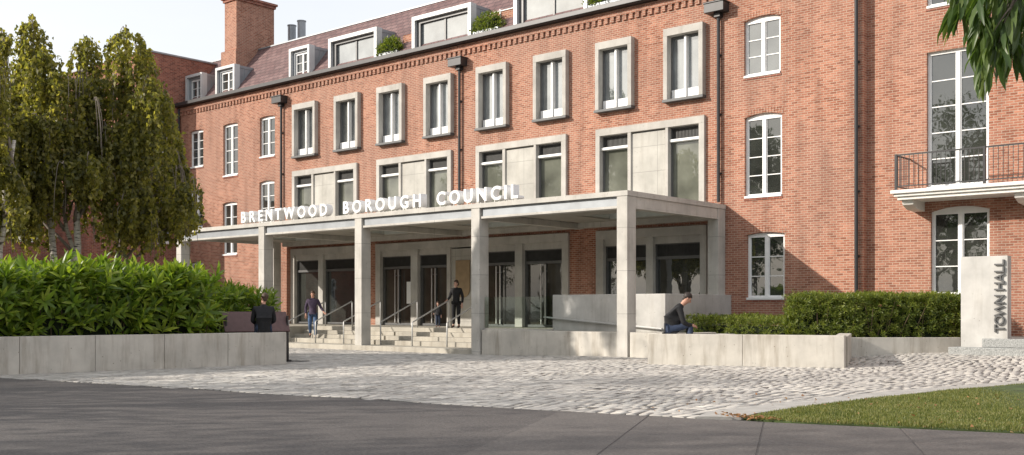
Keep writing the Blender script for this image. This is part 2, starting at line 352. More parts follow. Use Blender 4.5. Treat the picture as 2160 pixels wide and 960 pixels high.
ROADLINE = [(-60, 4.6), (-23.5, 10.1), (-9.6, 12.2), (-7.4, 12.55), (-3.6, 13.6), (12, 17.9)]
def sheet(name, pts, z, mat, th=.0):
    mb = MB(); mb.quad(*[(x, y, z) for x, y in pts]); o = mb.build(name, mat); return tag(o, kind='structure')
# road: dark asphalt up to the kerb line
sheet('road', [(-60, -60), (60, -60), (60, 30), (12, 17.9), (-3.6, 13.6), (-7.4, 12.55), (-9.6, 12.2), (-23.5, 10.1), (-60, 4.6)], -.002, M['asphalt'])
# pavement slabs with open joints
pv = MB(); u0 = Vector((-9.6, 12.2)); along = Vector((.975, .22)).normalized(); back = Vector((.44, -.9)).normalized()
offs = [0, 1.42, 3.05, 4.75, 6.5, 8.3, 10.2, 12.2]
def on_line(t):    # point on the road line at distance t along it
    p = Vector((-9.6, 12.2)); pts = [Vector(q) for q in ROADLINE[2:]]
    for a, b in zip(pts, pts[1:]):
        L = (b-a).length
        if t <= L: return a+(b-a)*t/L
        t -= L
    return pts[-1]
for i in range(len(offs)-1):
    a = on_line(offs[i]+.012); b = on_line(offs[i+1]-.012)
    pv.prism([tuple(a+back*11), tuple(b+back*11), tuple(b), tuple(a)], -.05, .004)
tag(pv.build('pavement', M['paving'], bev=.006), kind='structure')

# cobbles: separate stones bedded in dark grit
def inpoly(x, y, poly):
    c = np.zeros(x.shape, bool); n = len(poly)
    for i in range(n):
        x0, y0 = poly[i]; x1, y1 = poly[(i+1) % n]
        if y0 == y1: continue
        k = ((y0 > y) != (y1 > y)) & (x < (x1-x0)*(y-y0)/(y1-y0)+x0); c ^= k
    return c
COB = [(-40, 8.0), (-24.2, 10.12), (-9.6, 12.32), (-7.55, 12.62), (-7.82, 13.4), (-7.65, 15.8), (-7.5, 18.2), (-6.25, 23.3), (-3, 33.4), (-44.6, 33.0), (-44.6, 19.3), (-24.2, 19.3), (-24.85, 10.6), (-40, 8.3)]
P = []; rot = R(8.0); row = 0; vv = -3.0
while vv < 32:
    w = .30 + .10*rng.random(); uu = -48 + rng.random()*.3
    while uu < 12:
        L = .15 + .09*rng.random(); P.append((uu+L/2, vv+w/2, L-.024, w-.012)); uu += L
    vv += w; row += 1
P = np.array(P)
arc = .22*np.abs(np.sin(P[:, 0]*.62)) + .03*np.sin(P[:, 0]*1.9+P[:, 1]*.7)
uy = P[:, 1] - arc; ux = P[:, 0]
cx = ux*math.cos(rot) - uy*math.sin(rot) + 2.5; cy = ux*math.sin(rot) + uy*math.cos(rot) + 9.5
keep = inpoly(cx, cy, COB) & (cx > -45)
ang = rot + np.arctan(-.22*.62*np.cos(P[:, 0]*.62)*np.sign(np.sin(P[:, 0]*.62)))*.85 + rng.normal(0, .05, len(P))
cx, cy, P, ang = cx[keep], cy[keep], P[keep], ang[keep]; N = len(cx)
lv = []; 
for (sx, sz) in ((1.0, -.05), (1.0, -.003), (.93, .0)):
    for (a, b) in ((-1,-.93),(-.85,-1),(.85,-1),(1,-.93),(1,.93),(.85,1),(-.85,1),(-1,.93)): lv.append((a*.5*sx, b*.5*sx, sz))
lv = np.array(lv); lv[16:, 0] = np.where(np.abs(lv[16:, 0]) > .3, lv[16:, 0]*1.08, lv[16:, 0])
lf = []
for l in range(2):
    for j in range(8): lf.append((l*8+j, l*8+(j+1) % 8, (l+1)*8+(j+1) % 8, (l+1)*8+j))
lf += [(16, 17, 18, 19), (16, 19, 20, 23), (20, 21, 22, 23)]
lf = np.array(lf)
V = np.repeat(lv[None], N, 0) * np.stack([P[:, 2], P[:, 3], np.ones(N)], -1)[:, None, :]
V[:, :, :2] += rng.normal(0, .007, (N, 24, 2)); V[:, 16:, 2] += rng.normal(0, .0004, (N, 8)) + rng.normal(0, .0008, (N, 1))
tx, ty = rng.normal(0, .002, (N, 1)), rng.normal(0, .002, (N, 1)); V[:, :, 2] += V[:, :, 0]*tx*2 + V[:, :, 1]*ty*2
c, s = np.cos(ang)[:, None], np.sin(ang)[:, None]
X_ = V[:, :, 0]*c - V[:, :, 1]*s + cx[:, None]; Y_ = V[:, :, 0]*s + V[:, :, 1]*c + cy[:, None]
Z_ = V[:, :, 2] + gzn(X_, Y_)
V = np.stack([X_, Y_, Z_], -1).reshape(-1, 3); F = (lf[None] + (np.arange(N)*24)[:, None, None]).reshape(-1, 4)
tag(npmesh('cobbled_forecourt', V, F, M['cobble']), kind='structure')

# kerb strip round the lawn, flush stones
LAWN_IN = [(-7.03, 12.93), (-7.12, 13.6), (-7.0, 15.9), (-6.6, 19.2), (-5.75, 23.3), (-3.2, 30.0)]
LAWN_OUT = [(-7.52, 12.58), (-7.78, 13.4), (-7.58, 15.8), (-7.25, 18.6), (-6.2, 23.3), (-3.7, 30.2)]
kb = MB()
for i in range(5):
    a0, a1, b0, b1 = Vector(LAWN_OUT[i]), Vector(LAWN_OUT[i+1]), Vector(LAWN_IN[i]), Vector(LAWN_IN[i+1]); n = max(1, int((a1-a0).length/.95))
    for k in range(n):
        t0, t1 = k/n+.004, (k+1)/n-.004
        p = [a0.lerp(a1, t0), b0.lerp(b1, t0), b0.lerp(b1, t1), a0.lerp(a1, t1)]
        kb.prism([tuple(q) for q in p][::-1] if False else [tuple(q) for q in p], lambda x, y: gz(x, y)-.06, lambda x, y: gz(x, y)+.035)
tag(kb.build('kerb', M['kerb'], bev=.006), kind='structure')
LAWN = [(-7.0, 12.93), (-6.3, 12.92), (-3.6, 13.68), (12, 18.0), (12, 30), (-3.2, 30.0), (-5.75, 23.3), (-6.6, 19.2), (-7.0, 15.9), (-7.1, 13.6)]
lw = MB(); lw.prism(LAWN, -.05, lambda x, y: gz(x, y)+.012); tag(lw.build('lawn', M['lawn']), kind='structure')
N0 = 240000
gx = rng.uniform(-7.1, 2.5, N0); gy = rng.uniform(12.9, 24, N0)
dens = np.clip(1.35-(gy-13)/14, .35, 1); kp = inpoly(gx, gy, LAWN) & (rng.random(N0) < dens) & (gy < 24); gx, gy = gx[kp], gy[kp]; N = len(gx)
patch = np.sin(gx*1.7+np.sin(gy*1.3)*1.5)*.5+np.sin(gy*2.3+gx)*.5
h = (.028+.028*rng.random(N))*(1+.25*patch); az = rng.uniform(0, 6.28, N); lean = rng.normal(0, .45, N)
D = np.stack([np.cos(az)*lean, np.sin(az)*lean, np.ones(N)], -1)
bl = (np.array([[-.006,0,0],[.006,0,0],[.004,.6,.01],[-.004,.6,.01],[0,1,.05]]), np.array([[0,1,2],[0,2,3],[3,2,4]]))
Bs = basis(D, rng.uniform(0, 6.28, N)); Bs[:, :, 1] *= h[:, None]
V, F = scatter(bl[0]*np.array([1, 1, .1]), bl[1], np.stack([gx, gy, gzn(gx, gy)+.012], -1), Bs)
tag(npmesh('lawn_grass', V, F, M['grass']), 'short green lawn grass with dry blades, inside the curved kerb', 'grass', kind='stuff')
# dry leaves gathered at the tip of the lawn and strewn on it
n1, n2 = 130, 110
lx = np.concatenate([rng.normal(-6.95, .22, n1), rng.uniform(-7, -3, n2), rng.uniform(-9, -6.8, 30)]); ly = np.concatenate([rng.normal(12.95, .09, n1)+.12*0, rng.uniform(13, 19, n2), rng.uniform(12.7, 17, 30)])
N = len(lx); az = rng.uniform(0, 6.28, N); D = np.stack([np.cos(az), np.sin(az), rng.normal(0, .3, N)], -1)
Bs = basis(D, rng.normal(0, .5, N))*rng.uniform(.035, .065, N)[:, None, None]
V, F = scatter(*LEAF_HEART, np.stack([lx, ly, gzn(lx, ly)+.03+rng.random(N)*.025], -1), Bs)
tag(npmesh('fallen_leaves', V, F, M['litter']), 'brown fallen leaves drifted against the tip of the lawn', 'leaves', kind='stuff')
# ------------------------------------------------------------------ town hall building
YF = 33.3; YR = 33.62; XL = -53.9; XB = -13.72; XE = 14.0; ZW = 13.0
hall = empty('town_hall', 'long red brick town hall with stone framed windows, slate roof and dormers', 'building', (-34, YF, 0))
hall.matrix_world = Matrix.Translation((0, 0, 0)); hall.location = (0, 0, 0)
def wall(mb, x0, x1, z0, z1, Y, holes, depth=.16, zbase=None):
    """front sheet of a wall at Y with rectangular or arched holes and their reveals; holes: (x0,x1,z0,z1,rise)"""
    X = sorted({x0, x1} | {h[0] for h in holes} | {h[1] for h in holes}); Z = sorted({z0, z1} | {h[2] for h in holes} | {h[3] for h in holes})
    for i in range(len(X)-1):
        for j in range(len(Z)-1):
            cx, cz = (X[i]+X[i+1])/2, (Z[j]+Z[j+1])/2
            if any(h[0] < cx < h[1] and h[2] < cz < h[3] for h in holes): continue
            mb.quad((X[i], Y, Z[j]), (X[i+1], Y, Z[j]), (X[i+1], Y, Z[j+1]), (X[i], Y, Z[j+1]))
    for (a, b, c, d, rise) in holes:
        Yb = Y+depth
        mb.quad((a, Y, c), (a, Y, d-rise), (a, Yb, d-rise), (a, Yb, c)); mb.quad((b, Y, c), (b, Yb, c), (b, Yb, d-rise), (b, Y, d-rise))
        mb.quad((a, Y, c), (a, Yb, c), (b, Yb, c), (b, Y, c))
        n = 10 if rise else 1
        for k in range(n):
            t0, t1 = k/n, (k+1)/n; f = lambda t: d - rise*(2*t-1)**2
            xa, xb = a+(b-a)*t0, a+(b-a)*t1
            mb.quad((xa, Y, f(t0)), (xb, Y, f(t1)), (xb, Yb, f(t1)), (xa, Yb, f(t0)))
            if rise: mb.quad((xa, Y, f(t0)), (xa, Y, d), (xb, Y, d), (xb, Y, f(t1)))
plain = []     # (x0,x1,z0,z1,rise,rows,Y)
def pw(x0, x1, z0, z1, rise, rows, Y=YF): plain.append((x0, x1, z0, z1, rise, rows, Y))
for (a, b, c, d, r_, n) in [(-52.8, -51.48, 9.46, 11.56, .06, 4), (-49.56, -48.2, 8.71, 11.55, .06, 4), (-46.24, -44.94, 9.43, 11.56, .06, 3),
        (-52.85, -51.55, 6.05, 8.2, .08, 3), (-49.6, -48.27, 4.43, 7.3, .08, 4), (-46.28, -44.98, 6.05, 8.2, .08, 3),
        (-52.8, -51.5, 2.0, 4.15, .08, 3), (-46.28, -44.98, 1.9, 4.1, .08, 3),
        (-18.0, -16.62, 9.6, 11.66, .11, 3), (-17.98, -16.57, 5.39, 8.28, .11, 4), (-17.9, -16.47, 1.85, 4.15, .07, 3)]: pw(a, b, c, d, r_, n)
holesF = [p[:5] for p in plain]
for (a, b, c, d, r_, n) in [(-11.8, -9.95, 5.27, 9.55, .0, 5), (-11.68, -9.93, 1.9, 4.68, .14, 3), (-11.8, -9.95, 10.95, 12.5, 0, 2),
        (-5.8, -3.95, 5.27, 9.55, 0, 5), (-5.7, -4.0, 1.0, 4.68, .14, 4), (.4, 2.2, 5.27, 9.55, 0, 5), (.4, 2.2, 1.9, 4.68, .14, 3)]: pw(a, b, c, d, r_, n, YR)
holesR = [p[:5] for p in plain if p[6] == YR]
TOPX = [(-43.25, -41.44), (-39.99, -38.24), (-36.92, -35.2), (-33.8, -32.1), (-30.62, -28.9), (-27.44, -25.75), (-24.31, -22.62), (-21.2, -19.54)]
SX = [(-43.38, -38.42), (-37.03, -32.18), (-30.71, -25.82), (-24.36, -19.53)]
GXS = [(-43.5, -38.25), (-37.1, -25.72), (-24.35, -19.45)]
SH = [(a+.06, b-.06, 9.2, 11.76, 0) for a, b in TOPX] + [(a+.06, b-.06, 4.9, 8.42, 0) for a, b in SX] + [(a+.06, b-.06, .7, 4.46, 0) for a, b in GXS]
w = MB(); wall(w, XL, XB, -.5, ZW, YF, holesF+SH); wall(w, XB, XE, -.5, 15.5, YR, holesR)
w.quad((XB, YF, -.5), (XB, YR, -.5), (XB, YR, ZW), (XB, YF, ZW))
w.quad((XE, YR, -.5), (XE, YR+12, -.5), (XE, YR+12, 15.5), (XE, YR, 15.5))
w.quad((XB, YF-0, ZW), (XB, YR+12, ZW), (XB, YR+12, 15.5), (XB, YR, 15.5))
w.quad((XL, YR+12, -.5), (XE, YR+12, -.5), (XE, YR+12, ZW), (XL, YR+12, ZW))
w.build('wall', M['brick'], hall)
# inner dark lining so that no light leaks through openings
li = MB(); li.box(XL+.1, XE-.1, YR+.6, YR+.7, 0, 12.8); li.build('light_stop_lining', M['core'], hall)
# dentil course and gutter
d = MB(); x = XL+.05
while x < XB-.2: d.box(x, x+.16, YF-.07, YF+.02, 12.52, 12.72); x += .29
d.box(XL, XB, YF-.09, YF+.02, 12.725, 12.80); d.box(XL, XB, YF-.05, YF+.02, 12.805, 12.985)
d.build('dentil_course', M['brick'], hall)
g = MB(); g.box(XL-2.0, XB+.05, YF-.30, YF+.25, 13.0, 13.06); g.box(XL-2.0, XB+.05, YF-.36, YF-.28, 13.02, 13.21); g.box(XL-2.0, XB+.05, YF-.285, YF+.2, 13.065, 13.10)
g.build('gutter', M['gutter'], hall, bev=.015)
# roof
rf = MB(); y0, z0, y1, z1 = YF+.15, 13.08, YF+2.7, 16.22
rf.quad((XL-6, y0, z0), (XB, y0, z0), (XB, y1, z1), (XL-6, y1, z1)); rf.quad((XL-6, y1, z1), (XB, y1, z1), (XB, y1+7, z1+.6), (XL-6, y1+7, z1+.6))
rf.quad((XB, y0, z0), (XB, YR+12, z0), (XB, y1+7, z1+.6), (XB, y1, z1))
roof = rf.build('roof', M['slate'], hall)
rd = MB(); rd.bar((XL-6, y1, z1+.02), (XB, y1, z1+.02), .12, .07); rd.build('ridge', M['zinc'], roof)

# plain white casement windows
def white_window(x0, x1, z0, z1, rise, rows, Y, glass):
    f = MB(); Ya, Yb = Y+.11, Y+.19; fw = .07; xm = (x0+x1)/2; zt = z1-rise-.02
    f.box(x0, x0+fw, Ya, Yb, z0+.05, z1-rise); f.box(x1-fw, x1, Ya, Yb, z0+.05, z1-rise); f.box(xm-.055, xm+.055, Ya-.015, Yb, z0+.05+fw, zt-fw+.0)
    f.box(x0+fw, x1-fw, Ya+.002, Yb, z0+.05, z0+.05+fw)
    n = 10
    for k in range(n):     # curved head
        t0, t1 = k/n, (k+1)/n; q = lambda t: z1-rise*(2*t-1)**2
        xa, xb = x0+(x1-x0)*t0, x0+(x1-x0)*t1
        f.quad((xa, Ya-.003, zt-fw), (xb, Ya-.003, zt-fw), (xb, Ya-.003, q(t1)), (xa, Ya-.003, q(t0)))
        f.quad((xa, Ya-.003, zt-fw), (xa, Yb, zt-fw), (xb, Yb, zt-fw), (xb, Ya-.003, zt-fw))
    for (a, b) in ((x0+fw, xm-.055), (xm+.055, x1-fw)):
        f.box(a, a+.035, Ya+.02, Yb, z0+.05+fw, zt-fw); f.box(b-.035, b, Ya+.02, Yb, z0+.05+fw, zt-fw)
        for i in range(1, rows):
            z = z0+.05+fw + (zt-fw-z0-.05-fw)*i/rows; f.box(a+.035, b-.035, Ya+.025, Yb, z-.016, z+.016)
    o = f.build('window', M['white'], hall)
    p = MB(); p.quad((x0+.02, Yb-.025, z0+.05), (x1-.02, Yb-.025, z0+.05), (x1-.02, Yb-.025, z1-.01), (x0+.02, Yb-.025, z1-.01)); p.build('pane', M[glass], o)
    s = MB(); s.box(x0+.004, x1-.004, Y-.05, Yb+.02, z0-.03, z0+.05); s.build('sill', M['white'], o, bev=.006)
    u = MB(); u.box(x0-.03, x1+.03, Y-.025, Y-.002, z0-.10, z0-.035); u.build('sill_course', M['brick_dark'], o)
    return o
for (a, b, c, dd, r_, n, Y) in plain: white_window(a, b, c, dd, r_, n, Y, 'glass_dark' if c < 9 else 'glass_curtain' if a > -30 and c < 10 and Y == YF else 'glass_dark')
# header bricks over arched windows are laid in the wall pattern; thin soldier arches stand proud
for (a, b, c, dd, r_, n, Y) in plain:
    if r_ <= 0: continue
    m = MB(); K = 14
    for k in range(K):
        t0, t1 = (k+.06)/K, (k+.94)/K; q = lambda t: dd-r_*(2*t-1)**2
        xa, xb = a-.05+(b-a+.1)*t0, a-.05+(b-a+.1)*t1
        za, zb = q(t0)+.004, q(t1)+.004; n0 = len(m.v)
        m.v += [(xa, Y-.012, za), (xb, Y-.012, zb), (xb, Y-.012, zb+.20), (xa, Y-.012, za+.20), (xa, Y+.01, za), (xb, Y+.01, zb), (xb, Y+.01, zb+.20), (xa, Y+.01, za+.20)]
        m.f += [tuple(n0+i for i in qd) for qd in ((0,1,2,3),(0,4,5,1),(2,6,7,3),(1,5,6,2),(0,3,7,4))]
    m.build('window_arch', M['brick'], hall)

# stone-framed upper windows
def stone_top(x0, x1):
    z0, z1 = 9.15, 11.81; Yo = YF-.22; Yi = YF+.2; sw = .17
    f = MB(); f.box(x0, x0+sw, Yo, Yi, z0+.05, z1-.28); f.box(x1-sw, x1, Yo, Yi, z0+.05, z1-.28); f.box(x0, x1, Yo, Yi, z1-.28, z1)
    o = f.build('window', M['stone'], hall, bev=.008)
    s = MB(); s.box(x0-.03, x1+.03, Yo-.04, Yi, z0-.05, z0+.048); s.build('sill', M['sill'], o, bev=.006)
    a, b = x0+sw, x1-sw; xm = (a+b)/2; g0 = z0+.05; g1 = z1-.28
    fr = MB(); fr.box(a, a+.05, YF+.06, Yi-.02, g0, g1); fr.box(b-.05, b, YF+.06, Yi-.02, g0, g1); fr.box(a+.05, b-.05, YF+.06, Yi-.02, g1-.05, g1)
    fr.build('frame', M['frame_dark'], o)
    wh = MB(); wh.box(xm-.045, xm+.045, YF-.04, Yi-.02, g0, g1-.052); wh.box(a+.052, xm-.047, YF+.02, Yi-.02, g0, g0+.36); wh.box(xm+.047, b-.052, YF+.02, Yi-.02, g0, g0+.36)
    wh.build('mullion', M['white'], o, bev=.006)
    p = MB(); p.quad((a, Yi-.05, g0), (b, Yi-.05, g0), (b, Yi-.05, g1), (a, Yi-.05, g1)); p.build('pane', M['glass_sky'] if x0 > -37 else M['glass_curtain'], o)
for a, b in TOPX: stone_top(a, b)
def louvre(o, a, b, z0, z1, Y):
    l = MB(); l.box(a, b, Y+.03, Y+.05, z0, z1); x = a+.03
    while x < b-.03: l.box(x, x+.028, Y, Y+.03, z0+.01, z1-.01); x += .06
    l.build('louvre', M['louvre'], o)
def stone_mid(x0, x1):
    z0, z1 = 4.8, 8.47; Yo = YF-.12; Yi = YF+.3; W = x1-x0; k = W/4.83
    xa, xb, xc, xd, xe = x0+.2*k, x0+1.50*k, x0+1.65*k, x0+3.3*k, x0+4.6*k
    f = MB(); zt = z1-.27
    f.box(x0, xa, Yo, Yi, z0, zt); f.box(xe, x1, Yo, Yi, z0, zt); f.box(x0, x1, Yo, Yi, zt, z1)
    f.box(xb, xc, Yo+.012, Yi, z0, zt); f.box(xd-.12, xd, Yo+.012, Yi, z0, zt)
    o = f.build('window', M['stone'], hall, bev=.008)
    p = MB(); p.box(xc, xd-.12, YF-.04, Yi, z0, zt-.07); p.build('stone_panel', M['panel'], o); q = MB(); q.box(xc, xd-.12, YF+.02, Yi, zt-.07, zt); q.build('panel_joint', M['frame_dark'], o)
    for (a, b) in ((xa, xb), (xd, xe)):
        fr = MB(); fr.box(a, a+.05, YF+.1, YF+.22, z0, zt); fr.box(b-.05, b, YF+.1, YF+.22, z0, zt); fr.box(a+.05, b-.05, YF+.1, YF+.22, zt-.05, zt); fr.build('frame', M['frame_dark'], o)
        louvre(o, a+.05, b-.05, zt-.44, zt-.05, YF+.14)
        bb = MB(); bb.box(a-.0+.004, b-.004, YF-.02, YF+.2, zt-.55, zt-.445); bb.build('blind_rail', M['white'], o, bev=.02)
        gl = MB(); gl.quad((a+.04, YF+.18, z0), (b-.04, YF+.18, z0), (b-.04, YF+.18, zt-.5), (a+.04, YF+.18, zt-.5)); gl.build('pane', M['glass_grey_green'], o)
for a, b in SX: stone_mid(a, b)

# ground floor stone surrounds; bays: (x0, x1, kind)
def stone_ground(x0, x1, piers, bays, zb=.76):
    z1 = 4.53; zt = z1-.34; Yo = YF-.12; Yi = YF+.35
    f = MB(); f.box(x0, x1, Yo, Yi, zt, z1)
    for (a, b) in piers: f.box(a, b, Yo+.012, Yi, zb, zt)
    o = f.build('window', M['stone'], hall, bev=.008)
    o.name = 'entrance_surround' if any(b[2] == 'door' for b in bays) else 'window'
    for (a, b, kind) in bays:
        if kind == 'panel':
            p = MB(); p.box(a, b, YF-.03, Yi, zb, zt-.06); p.build('stone_panel', M['panel'], o); continue
        lt = MB(); lt.box(a, b, YF+.0, Yi, zt-.26, zt); lt.build('lintel', M['stone'], o)        # recessed concrete lintel
        t = zt-.26; fr = MB(); fd = .06
        base = zb if kind == 'door' else zb+.02
        fr.box(a, a+fd, YF+.08, YF+.2, base, t); fr.box(b-fd, b, YF+.08, YF+.2, base, t); fr.box(a+fd, b-fd, YF+.08, YF+.2, t-.04, t); fr.box(a+fd, b-fd, YF+.06, YF+.2, t-.58, t-.47)
        if kind == 'door':
            xm = (a+b)/2; fr.box(a+fd, b-fd, YF+.08, YF+.2, base, base+.10)
            fr.box(xm-.05, xm+.05, YF+.09, YF+.2, base+.1, t-.58)
            fr.box(a+fd, a+fd+.05, YF+.1, YF+.2, base+.1, t-.58); fr.box(b-fd-.05, b-fd, YF+.1, YF+.2, base+.1, t-.58)
            fr.build('door_frame', M['frame_dark'], o)
            for s in (-1, 1):
                h = MB(); hx = xm+s*.11; h.box(hx-.024, hx+.024, YF-.02, YF+.02, base+.12, t-.62)
                for zz in (base+.3, t-.9): h.box(hx-.012, hx+.012, YF+.02, YF+.1, zz, zz+.03)
                h.build('door_handle', M['steel'], o)
            gm = 'glass_door'
        else:
            fr.box(a+fd, b-fd, YF+.08, YF+.2, base, base+.08); fr.build('frame', M['frame_dark'], o); gm = 'glass_dark'
        louvre(o, a+fd, b-fd, t-.47, t-.04, YF+.1)
        gl = MB(); gl.quad((a+.03, YF+.17, base), (b-.03, YF+.17, base), (b-.03, YF+.17, t-.5), (a+.03, YF+.17, t-.5)); gl.build('pane', M[gm], o)
    return o
stone_ground(-43.5, -38.25, [(-43.5, -43.2), (-41.3, -40.95), (-38.55, -38.25)], [(-43.2, -41.3, 'win'), (-40.95, -38.55, 'win')])
es = stone_ground(-37.1, -25.72, [(-37.1, -36.78), (-34.72, -34.28), (-32.44, -32.23), (-30.9, -30.52), (-28.5, -28.1), (-26.03, -25.72)],
    [(-36.78, -34.72, 'door'), (-34.28, -32.44, 'door'), (-32.23, -30.9, 'panel'), (-30.52, -28.5, 'door'), (-28.1, -26.03, 'door')])
stone_ground(-24.35, -19.45, [(-24.35, -24.0), (-22.03, -21.72), (-19.72, -19.45)], [(-24.0, -22.03, 'win'), (-21.72, -19.72, 'win')])
for bx, bw in ((-35.25, .3),): # pale notice standing behind the left door glass, fixed to it
    n_ = MB(); n_.box(bx, bx+bw, YF+.150, YF+.165, 1.75, 2.75); n_.build('door_notice', M['white'], es)
# blank bronze shield plaque on the stone panel
sh = MB(); pts = []; sxm, shw = -31.52, .42
outline = [(-shw, 3.62), (shw, 3.62), (shw, 2.35)] + [(shw*math.cos(R(a)), 2.35-.36*math.sin(R(a))) for a in range(15, 180, 15)] + [(-shw, 2.35)]
n0 = len(outline); sh.v = [(sxm+x, YF-.03-.002, z) for x, z in outline] + [(sxm+x, YF-.075, z) for x, z in outline]
sh.f = [tuple(n0+i for i in range(n0))] + [(i, (i+1) % n0, n0+(i+1) % n0, n0+i) for i in range(n0)]
shield = sh.build('shield_plaque', M['bronze'], None, bev=.008); tag(shield, 'blank tan shield plaque on the stone panel between the entrance doors', 'plaque')

# downpipes
def downpipe(x, hop, z0, zt=12.9, Y=YF, parent=hall):
    p = MB(); p.tube([(x, Y-.12, z0), (x, Y-.12, 11.98 if hop else zt)], .062, 10)
    z = z0+1
    while z < zt-1: p.box(x-.085, x+.085, Y-.10, Y+.002, z, z+.05); z += 2.1
    o = p.build('downpipe', M['dark_metal'], parent, smooth=False)
    if hop:
        h = MB(); h.box(x-.42, x+.36, Y-.42, Y+.0-.003, 12.02, 12.34); h.box(x-.45, x+.39, Y-.45, Y-.003, 12.34, 12.39); h.box(x-.12, x+.12, Y-.24, Y-.004, 11.86, 12.02); h.build('hopper', M['dark_metal'], o, bev=.01)
downpipe(-53.75, False, 0); downpipe(-44.26, True, 5.3); downpipe(-31.66, True, 5.3); downpipe(-18.95, True, 5.3); downpipe(-13.9, False, .1, 15.5)
w2 = MB();
# dormers
def dormer(x0, x1, kind):
    z0, z1 = 13.12, 14.84; Y0 = YF+.36; Y1 = YF+1.62; o_ = .10
    b = MB(); b.box(x0+.02, x0+.12, Y0+.3, Y1, z0, z1-.02); b.box(x1-.12, x1-.02, Y0+.3, Y1, z0, z1-.02); b.box(x0+.0, x1-.0, Y0+.3, Y1, z1-.14, z1)
    y = Y0+.32+.3
    while y < Y1: b.box(x1-.02, x1+.006, y, y+.025, z0, z1-.14); y += .3     # standing seams
    o = b.build('dormer', M['zinc'], hall)
    t = .16 if kind != 'small' else .12
    f = MB(); f.box(x0-.03, x0+t, Y0-.06, Y0+.3, z0, z1-t); f.box(x1-t, x1+.03, Y0-.06, Y0+.3, z0, z1-t); f.box(x0-.03, x1+.03, Y0-.06, Y0+.3, z1-t, z1+.03); f.build('surround', M['zinc_light'], o, bev=.006)
    a, c, zt = x0+t, x1-t, z1-t
    if kind == 'small':
        w = MB(); xm = (a+c)/2+.08; a2 = a+.16
        w.box(a2, a2+.08, Y0+.16, Y0+.24, z0, zt-.12); w.box(c-.06, c, Y0+.16, Y0+.24, z0, zt-.12); w.box(a2+.08, c-.06, Y0+.16, Y0+.24, zt-.22, zt-.12); w.box(xm-.05, xm+.05, Y0+.15, Y0+.24, z0, zt-.22)
        for z in (z0+.5, z0+.95): w.box(a2+.08, c-.06, Y0+.18, Y0+.24, z, z+.03)
        w.build('frame', M['white'], o)
        k = MB(); k.box(a, a2, Y0+.1, Y0+.28, z0, zt); k.box(a2, c, Y0+.1, Y0+.28, zt-.12, zt); k.build('lining', M['zinc'], o)
        gm = 'glass_dark'
    else:
        w = MB(); w.box(a, a+.22, Y0+.1, Y0+.28, z0, zt); w.box(a+.22, c, Y0+.1, Y0+.28, zt-.14, zt); w.box((a+c)/2+.02, (a+c)/2+.11, Y0+.17, Y0+.26, z0, zt-.14); w.box(c-.06, c, Y0+.17, Y0+.26, z0, zt-.14)
        w.build('frame', M['frame_dark'], o); gm = 'glass_sky'
    p = MB(); p.quad((a, Y0+.22, z0), (c, Y0+.22, z0), (c, Y0+.22, zt), (a, Y0+.22, zt)); p.build('pane', M[gm], o)
for x0, x1, k in [(-53.75, -52.15, 'small'), (-50.75, -49.0, 'small'), (-44.15, -42.55, 'small'), (-41.0, -37.5, 'big'), (-35.05, -31.4, 'big'), (-28.9, -25.1, 'big'), (-22.9, -19.2, 'big')]: dormer(x0, x1, k)
# low brick terrace walls beside the wide dormers
for a, b in ((-31.3, -28.95), (-36.3, -35.1), (-24.98, -23.0)): tw = MB(); tw.box(a, b, YF+.9, YF+1.15, 13.1, 14.35); tw.build('terrace_wall', M['brick'], hall)
tp = MB()
for x in (-30.2, -28.99, -24.1): tp.box(x, x+.05, YF+.86, YF+.898, 13.1, 14.45)
tp.box(-31.3, -28.9, YF+.86, YF+1.2, 14.353, 14.39); tp.build('wall_capping', M['zinc_light'], hall)
# chimney
ch = MB(); ch.box(-51.2, -50.08, 34.5, 37.05, 13.5, 18.75); ch.box(-51.45, -50.02, 34.42, 37.1, 13.4, 16.0); cho = ch.build('chimney', M['brick'], hall)
cc = MB(); cc.box(-51.28, -50.0, 34.42, 37.13, 18.75, 18.9); cc.box(-51.36, -49.92, 34.34, 37.2, 18.9, 19.02); cc.build('chimney_cap', M['brick_dark'], cho)
pt = MB(); pt.box(-51.0, -50.3, 34.8, 36.8, 19.02, 19.1); pt.build('flaunching', M['zinc'], cho)
for x, y, h in ((-50.7+.9, 38.1, 17.95), (-48.9, 38.1, 18.05)):
    v_ = MB(); v_.cyl((x, y), .24, 16.0, h, 14); v_.cyl((x, y), .27, h, h+.05, 14); v_.build('roof_vent', M['zinc'], hall, smooth=False)

# balcony
bal = MB(); bx0, bx1, by0 = -12.45, -2.0, 32.28
bal.box(bx0+.16, bx1-.16, by0+.16, YR-.002, 4.86, 4.96); bal.box(bx0+.08, bx1-.08, by0+.08, YR-.003, 4.96, 5.05); bal.box(bx0, bx1, by0, YR-.004, 5.05, 5.16)
bo = bal.build('balcony', M['white_conc'], hall, bev=.012)
for x in (-12.2, -8.95, -7.0, -4.6, -2.5):
    k = MB(); n = len(k.v); prof = [(YR-.003, 4.86), (by0+.3, 4.86), (by0+.36, 4.72), (by0+.7, 4.6), (YR-.003, 4.56)]
    k.v = [(x, y, z) for y, z in prof] + [(x+.34, y, z) for y, z in prof]; q = len(prof)
    k.f = [tuple(range(q))[::-1], tuple(range(q, 2*q))] + [(i, (i+1) % q, q+(i+1) % q, q+i) for i in range(q)]
    k.build('bracket', M['white_conc'], bo, bev=.01)
rl = MB(); ry = by0+.12; rx = bx0+.14; z0, z1 = 5.16, 6.24
